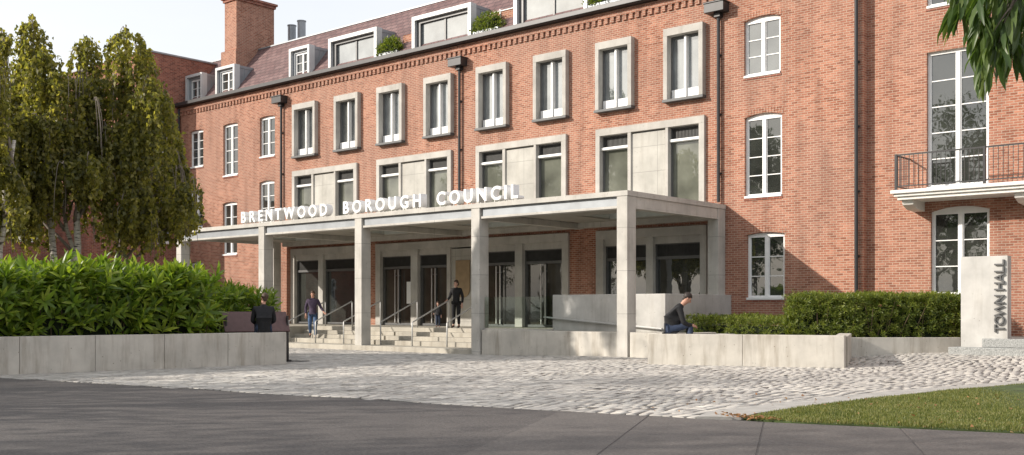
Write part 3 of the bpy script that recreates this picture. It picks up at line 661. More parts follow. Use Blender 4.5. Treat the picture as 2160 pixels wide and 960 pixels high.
def rails(a, b):
    a = Vector(a); b = Vector(b); L = (b-a).length
    for z in (z0+.12, z1): rl.bar((a.x, a.y, z), (b.x, b.y, z), .035, .03 if z < 6 else .045)
    n = int(L/.135)
    for i in range(1, n):
        p = a.lerp(b, i/n); rl.bar((p.x, p.y, z0+.12), (p.x, p.y, z1), .016)
rails((rx, ry), (bx1-.14, ry)); rails((rx, ry), (rx, YR-.02))
for x in (rx, rx+2.6, rx+5.2, rx+7.8): rl.box(x-.035, x+.035, ry-.035, ry+.035, z0, z1+.03)
rl.build('balcony_railing', M['dark_metal'], bo)

# ------------------------------------------------------------------ left brick wing
wing = empty('brick_wing', 'shaded dark red brick wing behind the weeping trees, taller than the main gutter', 'building', (0, 0, 0))
ww = MB()
def xwall(mb, X, y0, y1, z0, z1, holes, depth=.16):   # wall facing +X
    Ys = sorted({y0, y1} | {h[0] for h in holes} | {h[1] for h in holes}); Z = sorted({z0, z1} | {h[2] for h in holes} | {h[3] for h in holes})
    for i in range(len(Ys)-1):
        for j in range(len(Z)-1):
            cy_, cz_ = (Ys[i]+Ys[i+1])/2, (Z[j]+Z[j+1])/2
            if any(h[0] < cy_ < h[1] and h[2] < cz_ < h[3] for h in holes): continue
            mb.quad((X, Ys[i], Z[j]), (X, Ys[i+1], Z[j]), (X, Ys[i+1], Z[j+1]), (X, Ys[i], Z[j+1]))
    for (a, b, c, d) in holes:
        Xb = X-depth; mb.quad((X, a, c), (X, a, d), (Xb, a, d), (Xb, a, c)); mb.quad((X, b, c), (Xb, b, c), (Xb, b, d), (X, b, d))
        mb.quad((X, a, c), (Xb, a, c), (Xb, b, c), (X, b, c)); mb.quad((X, a, d), (X, b, d), (Xb, b, d), (Xb, a, d))
X1 = XL-.01; X2 = -57.2
H1 = [(31.94, 32.7, 5.25, 7.4), (31.94, 32.7, 9.2, 11.4), (31.94, 32.7, 1.5, 3.6)]
H2 = [(25.3, 26.4, z, z+2.2) for z in (1.4, 5.2)] + [(22.4, 23.5, z, z+2.2) for z in (1.4, 5.2)] + [(19.4, 20.5, z, z+2.2) for z in (1.4, 5.2)] + [(28.3-12, 29.4-12, z, z+2.2) for z in (1.4, 5.2)]
xwall(ww, X1, 31.2, 33.3, -.5, 15.9, H1); xwall(ww, X1, 33.3, 42, 12.9, 15.9, []); ww.quad((X1, 31.2, 8.5), (X1, 31.2, 15.9), (-76, 31.2, 15.9), (-76, 31.2, 8.5))
xwall(ww, X1-.12, 27.7, 31.2, -.5, 8.5, [])
ww.quad((X1-.12, 27.7, -.5), (X1-.12, 27.7, 8.5), (X2, 27.7, 8.5), (X2, 27.7, -.5)); ww.quad((X1-.12, 27.7, 8.5), (X1-.12, 31.2, 8.5), (X2, 31.2, 8.5), (X2, 27.7, 8.5)); ww.quad((X1, 31.2, -.5), (X1, 31.2, 9.1), (X1-.12, 31.2, 9.1), (X1-.12, 31.2, -.5))
xwall(ww, X2, 2, 31.2, -.5, 8.5, H2); ww.quad((X2, 2, -.5), (X2, 2, 8.5), (-70, 2, 8.5), (-70, 2, -.5)); ww.quad((X2, 2, 8.5), (X2, 31.2, 8.5), (-70, 31.2, 8.5), (-70, 2, 8.5))
ww.quad((X1, 31.2, 15.9), (X1, 42, 15.9), (-76, 42, 15.9), (-76, 31.2, 15.9))
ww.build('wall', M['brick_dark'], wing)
cp = MB(); cp.box(X1-.3, X1+.05, 31.14, 42, 15.9, 15.99); cp.box(-76, X1-.302, 31.14, 31.4, 15.9, 15.99); cp.box(X2-.3, X2+.05, 2, 27.6, 8.5, 8.59); cp.build('coping', M['zinc'], wing)
for (X, hs) in ((X1, H1), (X2, H2)):
    for (a, b, c, d) in hs:
        f = MB(); Xa, Xb = X-.12, X-.04; fw = .08; ym = (a+b)/2
        f.box(Xa, Xb, a, a+fw, c, d); f.box(Xa, Xb, b-fw, b, c, d); f.box(Xa, Xb, a+fw, b-fw, d-fw, d); f.box(Xa, Xb, a+fw, b-fw, c, c+fw); f.box(Xa, Xb+.01, ym-.05, ym+.05, c+fw, d-fw)
        for z in (c+.7, c+1.4): f.box(Xa+.02, Xb-.02, a+fw, ym-.05, z, z+.03); f.box(Xa+.02, Xb-.02, ym+.05, b-fw, z, z+.03)
        o = f.build('window', M['white'], wing); p = MB(); p.quad((Xa+.01, a, c), (Xa+.01, b, c), (Xa+.01, b, d), (Xa+.01, a, d)); p.build('pane', M['glass_dark'], o)
        s = MB(); s.box(X-.1, X+.06, a-.04, b+.04, c-.07, c-.002); s.build('sill', M['white'], o)

# ------------------------------------------------------------------ entrance canopy
can = empty('entrance_canopy', 'pale concrete entrance canopy on square columns in front of the brick facade', 'canopy', (0, 0, 0))
CX = [-44.29, -37.87, -31.6, -25.38, -19.14]; CY0, CY1 = 27.2, 27.68; ZT, ZB = 5.2, 4.66
YW = YF-.004
for x in CX:
    c = MB(); c.box(x, x+.40, CY0, CY1, gz(x, CY0)-.1, ZT-.163); c.build('column', M['canopy'], can, bev=.012)
c = MB(); c.box(CX[0], CX[0]+.40, YF-.85, YF-.4, .3, ZT-.165); c.build('column', M['canopy'], can, bev=.012)
c = MB(); c.box(CX[-1]-.03, CX[-1]+.40, YF-.5, YW, .3, ZT-.165); c.build('column', M['canopy'], can, bev=.012)
cx0, cx1 = CX[0]-.02, CX[-1]+.42
s = MB()
s.box(cx0, cx1, CY0-.02, CY0+.6, ZT-.16, ZT)           # top edge
s.box(cx1-.5, cx1, CY0+.602, YW, ZT-.16, ZT); s.box(cx0, cx0+.5, CY0+.602, YW, ZT-.16, ZT)
SKX = []
for i in range(4):
    a = CX[i]+.45+(.0); b = CX[i+1]; SKX.append((a+1.9, b-1.0))
# slab between with openings
xa = cx0+.5; xe_ = cx1-.5; yo0, yo1 = 30.4, 32.3
s.box(xa, xe_, CY0+.602, yo0, ZT-.14, ZT-.02); s.box(xa, xe_, yo1, YW, ZT-.14, ZT-.02)
xp = xa
for (a, b) in SKX: s.box(xp, a, yo0, yo1, ZT-.14, ZT-.02); xp = b
s.box(xp, xe_, yo0, yo1, ZT-.14, ZT-.02)
s.build('roof_slab', M['canopy'], can)
fb = MB()      # bottom flange and recessed web of the edge beams
for i in range(4):
    a, b = CX[i]+.455, CX[i+1]-.005
    fb.box(a, b, CY0+.14, CY0+.30, ZB+.08, ZT-.162); fb.box(a, b, CY0+.03, CY0+.42, ZB, ZB+.078)
fb.box(cx1-.30, cx1-.14, CY1+.01, YF-.51, ZB+.06, ZT-.162); fb.box(cx1-.36, cx1-.03, CY1+.01, YF-.51, ZB, ZB+.058)
fb.box(cx1-.13, cx1-.04, CY1+.01, YF-.51, ZB+.06, ZT-.164)
fb.box(cx0+.14, cx0+.30, CY1+.01, YF-.86, ZB+.08, ZT-.162); fb.build('edge_beam', M['canopy'], can, bev=.006)
wb = MB()
for i in range(4): a, b = CX[i]+.455, CX[i+1]-.005; wb.box(a, b, CY0+.10, CY0+.138, ZB+.08, ZT-.164)
wb.build('fascia_web', M['zinc'], can)
sf = MB()
for i in range(4):       # soffit panels and downstand ribs
    a, b = CX[i]+.45, CX[i+1]; (o0, o1) = SKX[i]
    sf.box(a, b, CY0+.43, yo0-.1, 4.86, 4.90); sf.box(a, b, yo1+.1, YF-.13, 4.86, 4.90); sf.box(a, o0-.1, yo0-.1, yo1+.1, 4.86, 4.90); sf.box(o1+.1, b, yo0-.1, yo1+.1, 4.86, 4.90)
    sf.box(o0-.1, o0, yo0-.1, yo1+.1, 4.90, ZT-.142); sf.box(o1, o1+.1, yo0-.1, yo1+.1, 4.90, ZT-.142); sf.box(o0, o1, yo0-.1, yo0, 4.86, ZT-.142); sf.box(o0, o1, yo1, yo1+.1, 4.86, ZT-.142)
sf.build('soffit', M['soffit'], can)
rb = MB()
for x in CX[1:-1]: rb.box(x+.1, x+.35, CY1+.01, YW, 4.64, 4.858)
rb.box(CX[0]+.5, CX[-1], YF-.4, YF-.15, 4.66, 4.856)
rb.build('cross_beam', M['canopy'], can)
for (a, b) in SKX:
    gl = MB(); gl.box(a, b, yo0, yo1, ZT-.05, ZT-.03); gl.build('rooflight', M['clear'], can)

# ------------------------------------------------------------------ letters
def text_obj(txt, name, mat, parent, h, ext, bold=.0):
    cu = bpy.data.curves.new(name, 'FONT'); cu.body = txt; cu.size = 1; cu.extrude = ext; cu.offset = bold; cu.resolution_u = 3; cu.align_x = 'CENTER'
    t = bpy.data.objects.new('tmp', cu); COL.objects.link(t); dg = bpy.context.evaluated_depsgraph_get(); dg.update()
    me = bpy.data.meshes.new_from_object(t.evaluated_get(dg)); bpy.data.objects.remove(t); me.name = name
    vs = np.array([v.co[:] for v in me.vertices]); k = h/(.73+2*bold)
    for v in me.vertices: v.co.x *= k*1.02; v.co.y = (v.co.y+bold)*k
    me.materials.clear(); me.materials.append(mat)
    return link(bpy.data.objects.new(name, me), parent), (vs[:, 0].max()-vs[:, 0].min())*k*1.02
sign = empty('building_lettering', 'white block capitals spelling BRENTWOOD BOROUGH COUNCIL standing along the canopy edge', 'sign', (0, 0, 0))
LW = {'I': .35, 'W': 1.35, 'M': 1.2, 'L': .8, 'T': .85, 'E': .82, 'N': .98, 'O': 1.05, 'C': 1, 'G': 1.03, 'D': .97, 'U': .95, 'H': .95, 'R': .95, 'B': .92}
for word, xa, xb in (('BRENTWOOD', -39.5, -33.36), ('BOROUGH', -32.62, -27.95), ('COUNCIL', -27.35, -23.25)):
    tot = sum(LW[c] for c in word); x = xa
    for c in word:
        wc = (xb-xa)*LW[c]/tot
        o, wd = text_obj(c, 'letter', M['white'], sign, .52, .16, .03)
        o.rotation_euler = (R(90), 0, 0); o.location = (x+wc/2, CY0+.30, ZT+.08)
        for q in (-.1, .1) if c not in 'TI' else (0,):
            p = MB(); p.box(x+wc/2+q-.015, x+wc/2+q+.015, CY0+.2, CY0+.24, ZT, ZT+.10); pp = p.build('letter_post', M['steel'], o); pp.matrix_parent_inverse = o.matrix_basis.inverted()
        x += wc

# ------------------------------------------------------------------ entrance steps, terrace, ramp
st = empty('entrance_steps', 'broad pale stone steps and terrace leading up to the entrance doors', 'steps', (0, 0, 0))
t = MB(); t.box(-37.4, CX[3]+.02, 27.05, 28.2, -.4, .09); t.build('bottom_step', M['steps'], st, bev=.015)
for i, (y, z) in enumerate(((28.2, .265), (28.73, .425), (29.27, .585))):
    t = MB()
    for a, b in ((-37.4, CX[2]-.0), (CX[2]+.1, CX[3]+.02)): t.box(a, b, y, y+.56, z-.4, z)
    t.build('step', M['steps'], st, bev=.012)
t = MB(); t.box(-44.2, -25.36, 29.8, YW, -.4, .75); t.box(-25.38, -18.8, 27.62, YW, -.4, .752); t.build('terrace', M['steps'], st, bev=.012)
t = MB(); t.box(-44.2, -37.42, 27.4, 29.78, -.4, .748); t.build('side_terrace', M['steps'], st)
pl = MB(); pl.box(CX[3]+.455, CX[4]-.002, 27.25, 27.6, -.4, .775); pl.box(CX[4]+.455, -15.2, 27.25, 27.6, -.4, .775)
tag(pl.build('plinth_wall', M['concrete'], None, bev=.015), 'low concrete plinth wall under the right end of the canopy', 'wall')
rw = MB(); rw.box(-23.15, -18.5, 29.0, 29.25, -.3, 2.0); rw.box(-18.75, -18.5, 29.252, YW, -.3, 2.0)
ramp = rw.build('ramp_parapet', M['ramp'], None, bev=.015); tag(ramp, 'tall smooth concrete parapet screening the entrance ramp right of the glass balustrade', 'wall')
hr = MB(); hr.bar((-23.45, 28.9, 1.22), (-18.55, 28.9, .86), .09, .05); 
for k in range(5): x = -23.1+k*1.1; hr.bar((x, 28.9, 1.19-(x+23.45)*.0735), (x, 29.01, 1.16-(x+23.45)*.0735), .03)
tag(hr.build('ramp_handrail', M['railpaint'], None, bev=.01), 'grey handrail sloping down along the ramp parapet', 'handrail')
gb = empty('glass_balustrade', 'clear glass balustrade on the plinth between two canopy columns', 'balustrade', (0, 0, 0))
for a, b in ((CX[3]+.45, -23.5), (-23.48, -21.9)):
    p = MB(); p.box(a, b, 27.42, 27.44, .79, 1.92); p.build('glass_panel', M['clear'], gb)
p = MB(); p.box(CX[3]+.44, -21.88, 27.37, 27.49, .776, .84); p.build('base_channel', M['steel'], gb)
def handrail(x, y0, z0, y1, z1, b0, b1, label):
    m = MB(); m.tube([(x, y0, b0), (x, y0, z0-.03), (x, y0+.03, z0), (x, y1-.03, z1), (x, y1, z1-.03), (x, y1, b1)], .028, 8)
    o = m.build('handrail', M['railpaint'], None, smooth=True); tag(o, label, 'handrail', 'handrails on the entrance steps')
U = (27.95, 1.0, 29.95, 1.83, .09, .75)
for x, lb in ((-36.75, 'grey handrail on the left flight, left of the man coming down'), (-34.95, 'grey handrail on the left flight, right of the man coming down'), (-33.15, 'grey handrail running behind the second canopy column from the left flight'),
              (-30.93, 'grey handrail at the left side of the right flight'), (-29.15, 'grey handrail on the right flight whose top the woman holds'), (-27.3, 'grey handrail at the right end of the steps, beside the third tall column')):
    handrail(x, U[0], U[1], U[2], U[3], U[4], U[5], lb)
# ------------------------------------------------------------------ concrete planters
def segwall(name, a, b, th, z0, z1, seg, label, mat='concrete', side=1):
    a = Vector(a); b = Vector(b); d = (b-a); L = d.length; d.normalize(); n = Vector((-d.y, d.x))*th*side; k = max(1, round(L/seg)); m = MB()
    for i in range(k):
        p, q = a+d*(L*i/k+(.004 if i else 0)), a+d*(L*(i+1)/k-(.004 if i < k-1 else 0))
        pts = [p, q, q+n, p+n]; pts = pts if side > 0 else pts[::-1]
        m.prism([tuple(v) for v in pts], z0, z1)
    o = m.build(name, M[mat], None, bev=.012); return tag(o, label, 'planter wall')
wl0 = Vector((-24.5, 10.6)); wld = Vector((-23.5, 17.8))-wl0; wld.normalize()
segwall('planter_wall', tuple(wl0-wld*6.5), (-23.5, 17.8), .4, -.2, .865, 1.72, 'long low concrete planter wall in front of the glossy leafed hedge at left')
front_o = segwall('planter_wall', (-16.0, 24.2), (-11.1, 25.75), .4, -.2, .825, 2.6, 'low concrete planter wall the man in black sits on, right of the canopy')
segwall('planter_wall', (-15.98, 24.7), (-15.9, 27.2), .3, -.2, .822, 3, 'short return of the seat wall beside the canopy corner column', side=-1)
segwall('planter_wall', (-11.18, 26.16), (-12.5, 29.5), .35, -.2, .80, 3, 'short concrete return behind the right end of the seat wall', side=1)
segwall('planter_wall', (-12.6, 29.5), (-10.2, 31.85), .35, -.1, .672, 3, 'low concrete planter wall below the clipped hedge, left of the town hall slab')
so_ = MB(); so_.prism([(-15.8, 24.6), (-11.6, 26.0), (-12.9, 29.6), (-10.6, 31.9), (-10.9, 33.5), (-18.4, 33.2), (-18.4, 29.0), (-15.8, 27.7)], -.1, .5); tag(so_.build('planter_soil', M['soil']), kind='structure')
so_ = MB(); so_.prism([tuple(wl0-wld*6.5+Vector((-.38, 0))), (-23.9, 17.75), (-26.7, 17.9), (-26.9, 20.0), (-38, 20.0), (-38, 4.0)], -.1, .6); tag(so_.build('bed_soil', M['soil']), kind='structure')

# ------------------------------------------------------------------ town hall slab sign and granite steps
ts = empty('sign_slab', 'upright pale concrete slab with TOWN HALL in dark vertical capitals beside the granite steps', 'sign', (0, 0, 0))
b = MB(); b.box(-9.93, -8.68, 31.0, 31.34, .1, 2.98); b.build('slab', M['ramp'], ts, bev=.01)
x = 0; letters = 'TOWN HALL'; y = .86; tot = sum(LW.get(c, .5) for c in letters.replace('A', 'N')); span = 2.02
for c in letters:
    wc = span*LW.get('N' if c == 'A' else c, .5)/tot
    if c != ' ':
        o, wd = text_obj(c, 'letter', M['lettering'], ts, .27, .05, .008)
        o.matrix_world = Matrix.Translation((-8.76, 30.975, y+wc/2)) @ Matrix(((0, -1, 0, 0), (0, 0, -1, 0), (1, 0, 0, 0), (0, 0, 0, 1)))
    y += wc
gs = empty('granite_steps', 'two rough grey granite steps beside the town hall slab', 'steps', (0, 0, 0))
b = MB(); b.box(-10.15, -3.5, 30.6, 33.3, -.1, .43); b.build('step', M['granite'], gs, bev=.02)
b = MB(); b.box(-9.34, -3.8, 30.93, YR-.01, .43, .68); b.build('step', M['granite'], gs, bev=.02)
# ------------------------------------------------------------------ hedges
def rand_in(poly, n):
    a = np.array(poly); lo, hi = a.min(0), a.max(0); out = np.zeros((0, 2))
    while len(out) < n:
        q = rng.uniform(lo, hi, (n*2, 2)); out = np.vstack([out, q[inpoly(q[:, 0], q[:, 1], poly)]])
    return out[:n]
def edge_dist(P, poly):
    d = np.full(len(P), 1e9); nn = np.zeros((len(P), 2)); A = np.array(poly)
    for i in range(len(A)):
        a, b = A[i], A[(i+1) % len(A)]; e = b-a; L = np.linalg.norm(e); e = e/L; n = np.array([e[1], -e[0]])
        t = np.clip((P-a)@e, 0, L); q = a+np.outer(t, e); dd = np.linalg.norm(P-q, axis=1); m = dd < d; d[m] = dd[m]; nn[m] = n
    return d, nn
def hedge(name, label, poly, z0, z1, ncl, leaf, lsize, nleaf, mat, shell=.35, wob=.18, stems=0, up=.9):
    """poly counter-clockwise; leaf clusters over the outer shell, near-black solid core painted as inner shade, bare stems low down"""
    root = empty(name, label, 'hedge', (0, 0, 0))
    P = np.zeros((0, 3)); Nn = np.zeros((0, 3))
    while len(P) < ncl:
        q = rand_in(poly, ncl*2); d, nn = edge_dist(q, poly); bumpy = np.sin(q[:, 0]*3.1+q[:, 1]*1.3)*.5+np.sin(q[:, 1]*4.3-q[:, 0])*.5
        top = z1 + wob*.5*bumpy + rng.normal(0, wob*.3, len(q)); z = z0 + (top-z0)*rng.random(len(q))**.75
        dt = top-z; k = (np.minimum(d, dt) < shell*rng.random(len(q))**.7)
        q, d, nn, z, dt = q[k], d[k], nn[k], z[k], dt[k]
        o = np.column_stack([nn*np.clip(1-d/shell, 0, 1)[:, None], np.clip(1-dt/shell, 0, 1)*1.2]); o[:, 2] += up*.6; o += rng.normal(0, .35, o.shape)
        jit = np.column_stack([nn*rng.normal(.03, wob*.45, (len(q), 1)), np.zeros(len(q))])
        P = np.vstack([P, np.column_stack([q, z])+jit]); Nn = np.vstack([Nn, o])
    P, Nn = P[:ncl], Nn[:ncl]; Nn /= np.linalg.norm(Nn, axis=1, keepdims=True)
    # leaves of a cluster fan out round its axis
    az = (np.arange(nleaf)*2.4)[None]+rng.uniform(0, 6.28, (ncl, 1)); el = np.linspace(.25, 1.15, nleaf)[None]+rng.normal(0, .15, (ncl, nleaf))
    B = basis(Nn); S, T = B[:, :, 0], B[:, :, 2]
    D = Nn[:, None]*np.sin(el)[..., None] + (S[:, None]*np.cos(az)[..., None]+T[:, None]*np.sin(az)[..., None])*np.cos(el)[..., None]
    D = D.reshape(-1, 3); upv = np.repeat(Nn, nleaf, 0); PP = np.repeat(P, nleaf, 0)+D*.01
    PP += np.repeat(Nn, nleaf, 0)*(np.tile(np.linspace(0, lsize*.5, nleaf), ncl))[:, None]
    Bs = basis(D, rng.normal(0, .35, len(D)), upv)*(lsize*rng.uniform(.65, 1.2, len(D)))[:, None, None]
    V, F = scatter(*leaf, PP, Bs); npmesh('foliage', V, F, M[mat], root)
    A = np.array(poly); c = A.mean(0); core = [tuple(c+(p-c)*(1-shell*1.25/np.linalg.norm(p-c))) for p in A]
    m = MB(); m.prism(core, z0, z1-shell*.95); m.build('inner_shade', M['core'], root)  # solid core stops light; its black paints the shade between the leaves
    if stems:
        m = MB(); q = rand_in(poly, stems*3); d, nn = edge_dist(q, poly); q, nn = q[d < .45][:stems], nn[d < .45][:stems]
        for p, n in zip(q, nn):
            h = (z1-z0)*random.uniform(.5, .9); o = (random.gauss(0, .15), random.gauss(0, .15))
            m.tube([(p[0], p[1], z0), (p[0]+o[0]*.4+n[0]*.1, p[1]+o[1]*.4+n[1]*.1, z0+h*.5), (p[0]+o[0]+n[0]*.25, p[1]+o[1]+n[1]*.25, z0+h)], [.018, .014, .007], 5)
        m.build('stem', M['stem'], root)
    return root
n0 = Vector((-wld.y, wld.x)); fr = lambda t, off: tuple(wl0+wld*t+n0*off)
hedge('laurel_hedge', 'tall glossy long leafed hedge along the left planter wall', [fr(-6, .62), fr(5.3, .62), fr(5.4, 2.6), fr(-6, 2.6)], .78, 2.22, 2000, LEAF_LONG, .40, 10, 'leaf_laurel', .42, .3, 150)
hedge('laurel_hedge', 'lower end of the long leafed hedge behind the bench and the seated man', [(-26.7, 17.3), (-26.75, 19.75), (-28.6, 19.9), (-28.4, 17.3)], .45, 1.92, 700, LEAF_LONG, .27, 8, 'leaf_laurel', .4, .22, 30)
hedge('clipped_hedge', 'dense clipped light green hedge in the right planter, left of the town hall slab', [(-14.35, 29.1), (-12.75, 29.75), (-10.25, 32.15), (-10.6, 33.25), (-12.6, 33.1), (-14.5, 31.0)], .6, 1.86, 5200, LEAF_LONG, .115, 8, 'leaf_box', .3, .10, 60, .8)
hedge('clipped_hedge', 'low dark green hedge behind the seated man in black, under the tall ramp parapet', [(-18.2, 29.6), (-14.3, 29.3), (-14.3, 31.6), (-18.2, 31.6)], .55, 1.22, 2600, LEAF_LONG, .09, 8, 'leaf_box', .28, .10, 0, .8)
# rooftop shrubs
def shrub(x, y, z, rx, rz, label):
    n = 420; d = rng.normal(0, 1, (n, 3)); d /= np.linalg.norm(d, axis=1, keepdims=True); d[:, 2] = np.abs(d[:, 2])
    rr = rng.uniform(.7, 1.08, n)[:, None]; P = np.array([x, y, z+.1])+d*np.array([rx, .4, rz])*rr
    D = d+rng.normal(0, .5, d.shape); k = 5; D = np.repeat(D, k, 0)+rng.normal(0, .6, (n*k, 3)); Bs = basis(D, rng.uniform(0, 6, n*k))*rng.uniform(.07, .12, n*k)[:, None, None]
    V, F = scatter(*LEAF_TINY, np.repeat(P, k, 0)+rng.normal(0, .04, (n*k, 3)), Bs)
    root = empty('roof_shrub', label, 'shrub', (0, 0, 0), 0, 'shrubs in boxes on the roof terraces'); npmesh('foliage', V, F, M['leaf_box'], root)
    b = MB(); b.box(x-rx*.85, x+rx*.85, y-.22, y+.22, z-.3, z+.15); b.build('planter_box', M['zinc'], root)
    m = MB(); m.prism([(x-rx*.6, y-.2), (x+rx*.6, y-.2), (x+rx*.6, y+.2), (x-rx*.6, y+.2)], z+.1, z+rz*.75); m.build('inner_shade', M['core'], root)  # near-black block painted as the shade inside the shrub
shrub(-36.75, YF+.55, 13.4, .75, .75, 'small green shrub beside the leftmost wide roof dormer'); shrub(-30.55, YF+.55, 13.4, .85, .75, 'small green shrub on the terrace between the two middle wide dormers'); shrub(-24.0, YF+.55, 13.4, 1.3, 1.0, 'wide green shrub at the roof edge right of the largest visible dormer')

# ------------------------------------------------------------------ trees
VW = Vector((-math.sin(R(40.8)), math.cos(R(40.8)), 0)); RW = Vector((VW.y, -VW.x, 0))
def pt(px, depth, py=None, z=None):     # where a measured feature stands, at a known distance
    p = VW*depth + RW*((px-1080)/2226*depth); p.z = z if z is not None else 1.5+(652-py)*depth/2226; return p
def weeping(label, depth, stems, cascades, seed, dens=1.0):
    global rng; rr = random.Random(seed); g = np.random.default_rng(seed)
    base = pt(stems[0][0], depth, z=.3); root = empty('weeping_birch', label, 'tree', (0, 0, 0), 0, 'weeping birches behind the left hedge')
    m = MB(); tops = []
    for (px, px2, top, rad, dd) in stems:
        a = pt(px, depth+dd*.4, z=.3); b = pt(px2, depth, z=top); pts = []
        for i in range(9):
            t = i/8; p = a.lerp(b, t)+Vector((rr.gauss(0, .06), rr.gauss(0, .06), 0))*(1 if 0 < i < 8 else 0); pts.append(p)
        m.tube(pts, [rad*(1.25-.85*i/8) for i in range(9)], 10); tops.append(pts)
    m.build('trunk', M['birch'], root, smooth=True)
    L = MB(); tw = MB(); LP = []; LD = []
    extra = []
    for (cpx, ct, hw, cb) in cascades:
        for q in range(1):
            t2 = ct+(cb-ct)*rr.uniform(.12, .5); extra.append((cpx+rr.uniform(-.75, .75)*hw, t2, hw*rr.uniform(.55, .9), min(cb, t2+rr.uniform(120, 220))))
    for (cpx, ct, hw, cb) in list(cascades)+extra:
        dd = rr.uniform(-1.7, 1.7); apex = pt(cpx, depth+dd, ct+8); W = hw*depth/2226; H = (cb-ct)*depth/2226
        tr = min(tops, key=lambda q: (q[-1]-apex).length)
        st_ = tr[min(7, max(3, int(8*(apex.z-1.5)/(tr[-1].z))))] ; mid = st_.lerp(apex, .55)+Vector((rr.gauss(0, .3), rr.gauss(0, .3), .25))
        pts = []
        for i in range(9):
            t = i/8; p = st_*(1-t)**2 + mid*2*t*(1-t) + apex*t*t; pts.append(p+Vector((rr.gauss(0, .05), rr.gauss(0, .05), rr.gauss(0, .05))))
        L.tube(pts, [.055-.045*i/8 for i in range(9)], 7)
        ns = int((12+W*H*9)*dens)
        for s in range(ns):
            az = rr.uniform(0, 6.283); ro = W*1.15*math.sqrt(rr.random()); reach = H*rr.uniform(.45, 1.0)
            o = Vector((math.cos(az), math.sin(az), 0)); k = 12; sp = []; lift = rr.uniform(.05, .28)
            uu_ = rr.random(); start = (apex + o*W*.85*uu_ - Vector((0, 0, .22*H*uu_**2+.03))) if rr.random() < .75 else pts[rr.randint(5, 8)].copy(); ro *= .7
            for i in range(k+1):
                t = i/k; e = 1-math.exp(-3.6*t)
                p = start + o*ro*e + Vector((0, 0, lift*math.sin(min(1, t*5)*math.pi)*.8 - reach*max(0, t-.06)**1.25)); sp.append(p+Vector((rr.gauss(0, .018), rr.gauss(0, .018), 0)))
            sp = [p for p in sp if p.z > 1.2]
            if len(sp) < 3: continue
            if s % 7 == 0: tw.tube(sp[:9], [.017-.0015*i for i in range(len(sp[:9]))], 4)
            A = np.array([p[:] for p in sp]); n = int(reach*30*dens)+10; tt = g.uniform(.1, 1, n)*(len(sp)-1.001); i0 = tt.astype(int); q = A[i0]+(A[i0+1]-A[i0])*(tt-i0)[:, None]
            q += g.normal(0, .045, q.shape); LP.append(q)
            D = g.normal(0, .42, q.shape); D[:, 2] -= .8; LD.append(D)
    for q in (0,):     # bare arching twigs that show against the leaves
        for _ in range(16):
            c = rr.choice(cascades); a = pt(c[0]+rr.uniform(-.8, .8)*c[2], depth+rr.uniform(-2, 0), rr.uniform(c[1]+30, c[3]-30)); az = rr.uniform(0, 6.28); o = Vector((math.cos(az), math.sin(az), 0))
            for f in range(rr.randint(2, 4)):
                o2 = (o+Vector((rr.gauss(0, .7), rr.gauss(0, .7), 0))).normalized(); Lh = rr.uniform(.8, 1.8); r0 = rr.uniform(.2, .5)
                tw.tube([a+o2*(r0*(1-math.exp(-3*t/8)))+Vector((0, 0, .18*math.sin(min(1, t/3)*math.pi)-Lh*(t/8)**1.4)) for t in range(9)], [.016-.0013*t for t in range(9)], 4)
    L.build('limb', M['twig'], root, smooth=True); tw.build('twigs', M['twig'], root)
    P = np.vstack(LP); D = np.vstack(LD); N = len(P); Bs = basis(D, g.uniform(0, 6.28, N))*g.uniform(.10, .175, N)[:, None, None]
    V, F = scatter(*LEAF_HEART, P, Bs); npmesh('crown', V, F, M['leaf_weep'], root)
    return N
nA = weeping('multi stemmed white barked weeping birch, the larger left tree behind the hedge', 33, [(122, 95, 6.6, .12, -2), (146, 185, 6.6, .13, -2.2), (174, 140, 5.2, .10, -2)],
    [(66, 38, 34, 250), (95, 110, 55, 360), (188, 76, 38, 260), (60, 230, 55, 470), (150, 160, 60, 390), (28, 190, 34, 420), (205, 260, 50, 420), (125, 290, 45, 410), (60, 380, 52, 520), (190, 330, 40, 430), (20, 330, 40, 500)], 3)
nB = weeping('single stemmed weeping birch with a broad crown reaching towards the canopy', 34.5, [(233, 268, 6.8, .12, -2)],
    [(268, 58, 36, 200), (238, 160, 45, 380), (318, 160, 38, 380), (290, 240, 60, 440), (352, 258, 32, 430), (250, 330, 60, 500), (320, 350, 55, 515), (382, 345, 30, 480), (290, 420, 60, 528), (350, 410, 48, 500), (402, 420, 20, 492)], 5)
nC = weeping('weeping birch at the left edge of the photo with a leaning trunk', 30, [(-25, 30, 6.3, .13, 0)],
    [(2, 60, 18, 115), (-40, 90, 45, 300), (-90, 120, 60, 400), (5, 235, 34, 420), (-50, 300, 60, 480), (12, 380, 40, 500), (-110, 330, 60, 500)], 9)

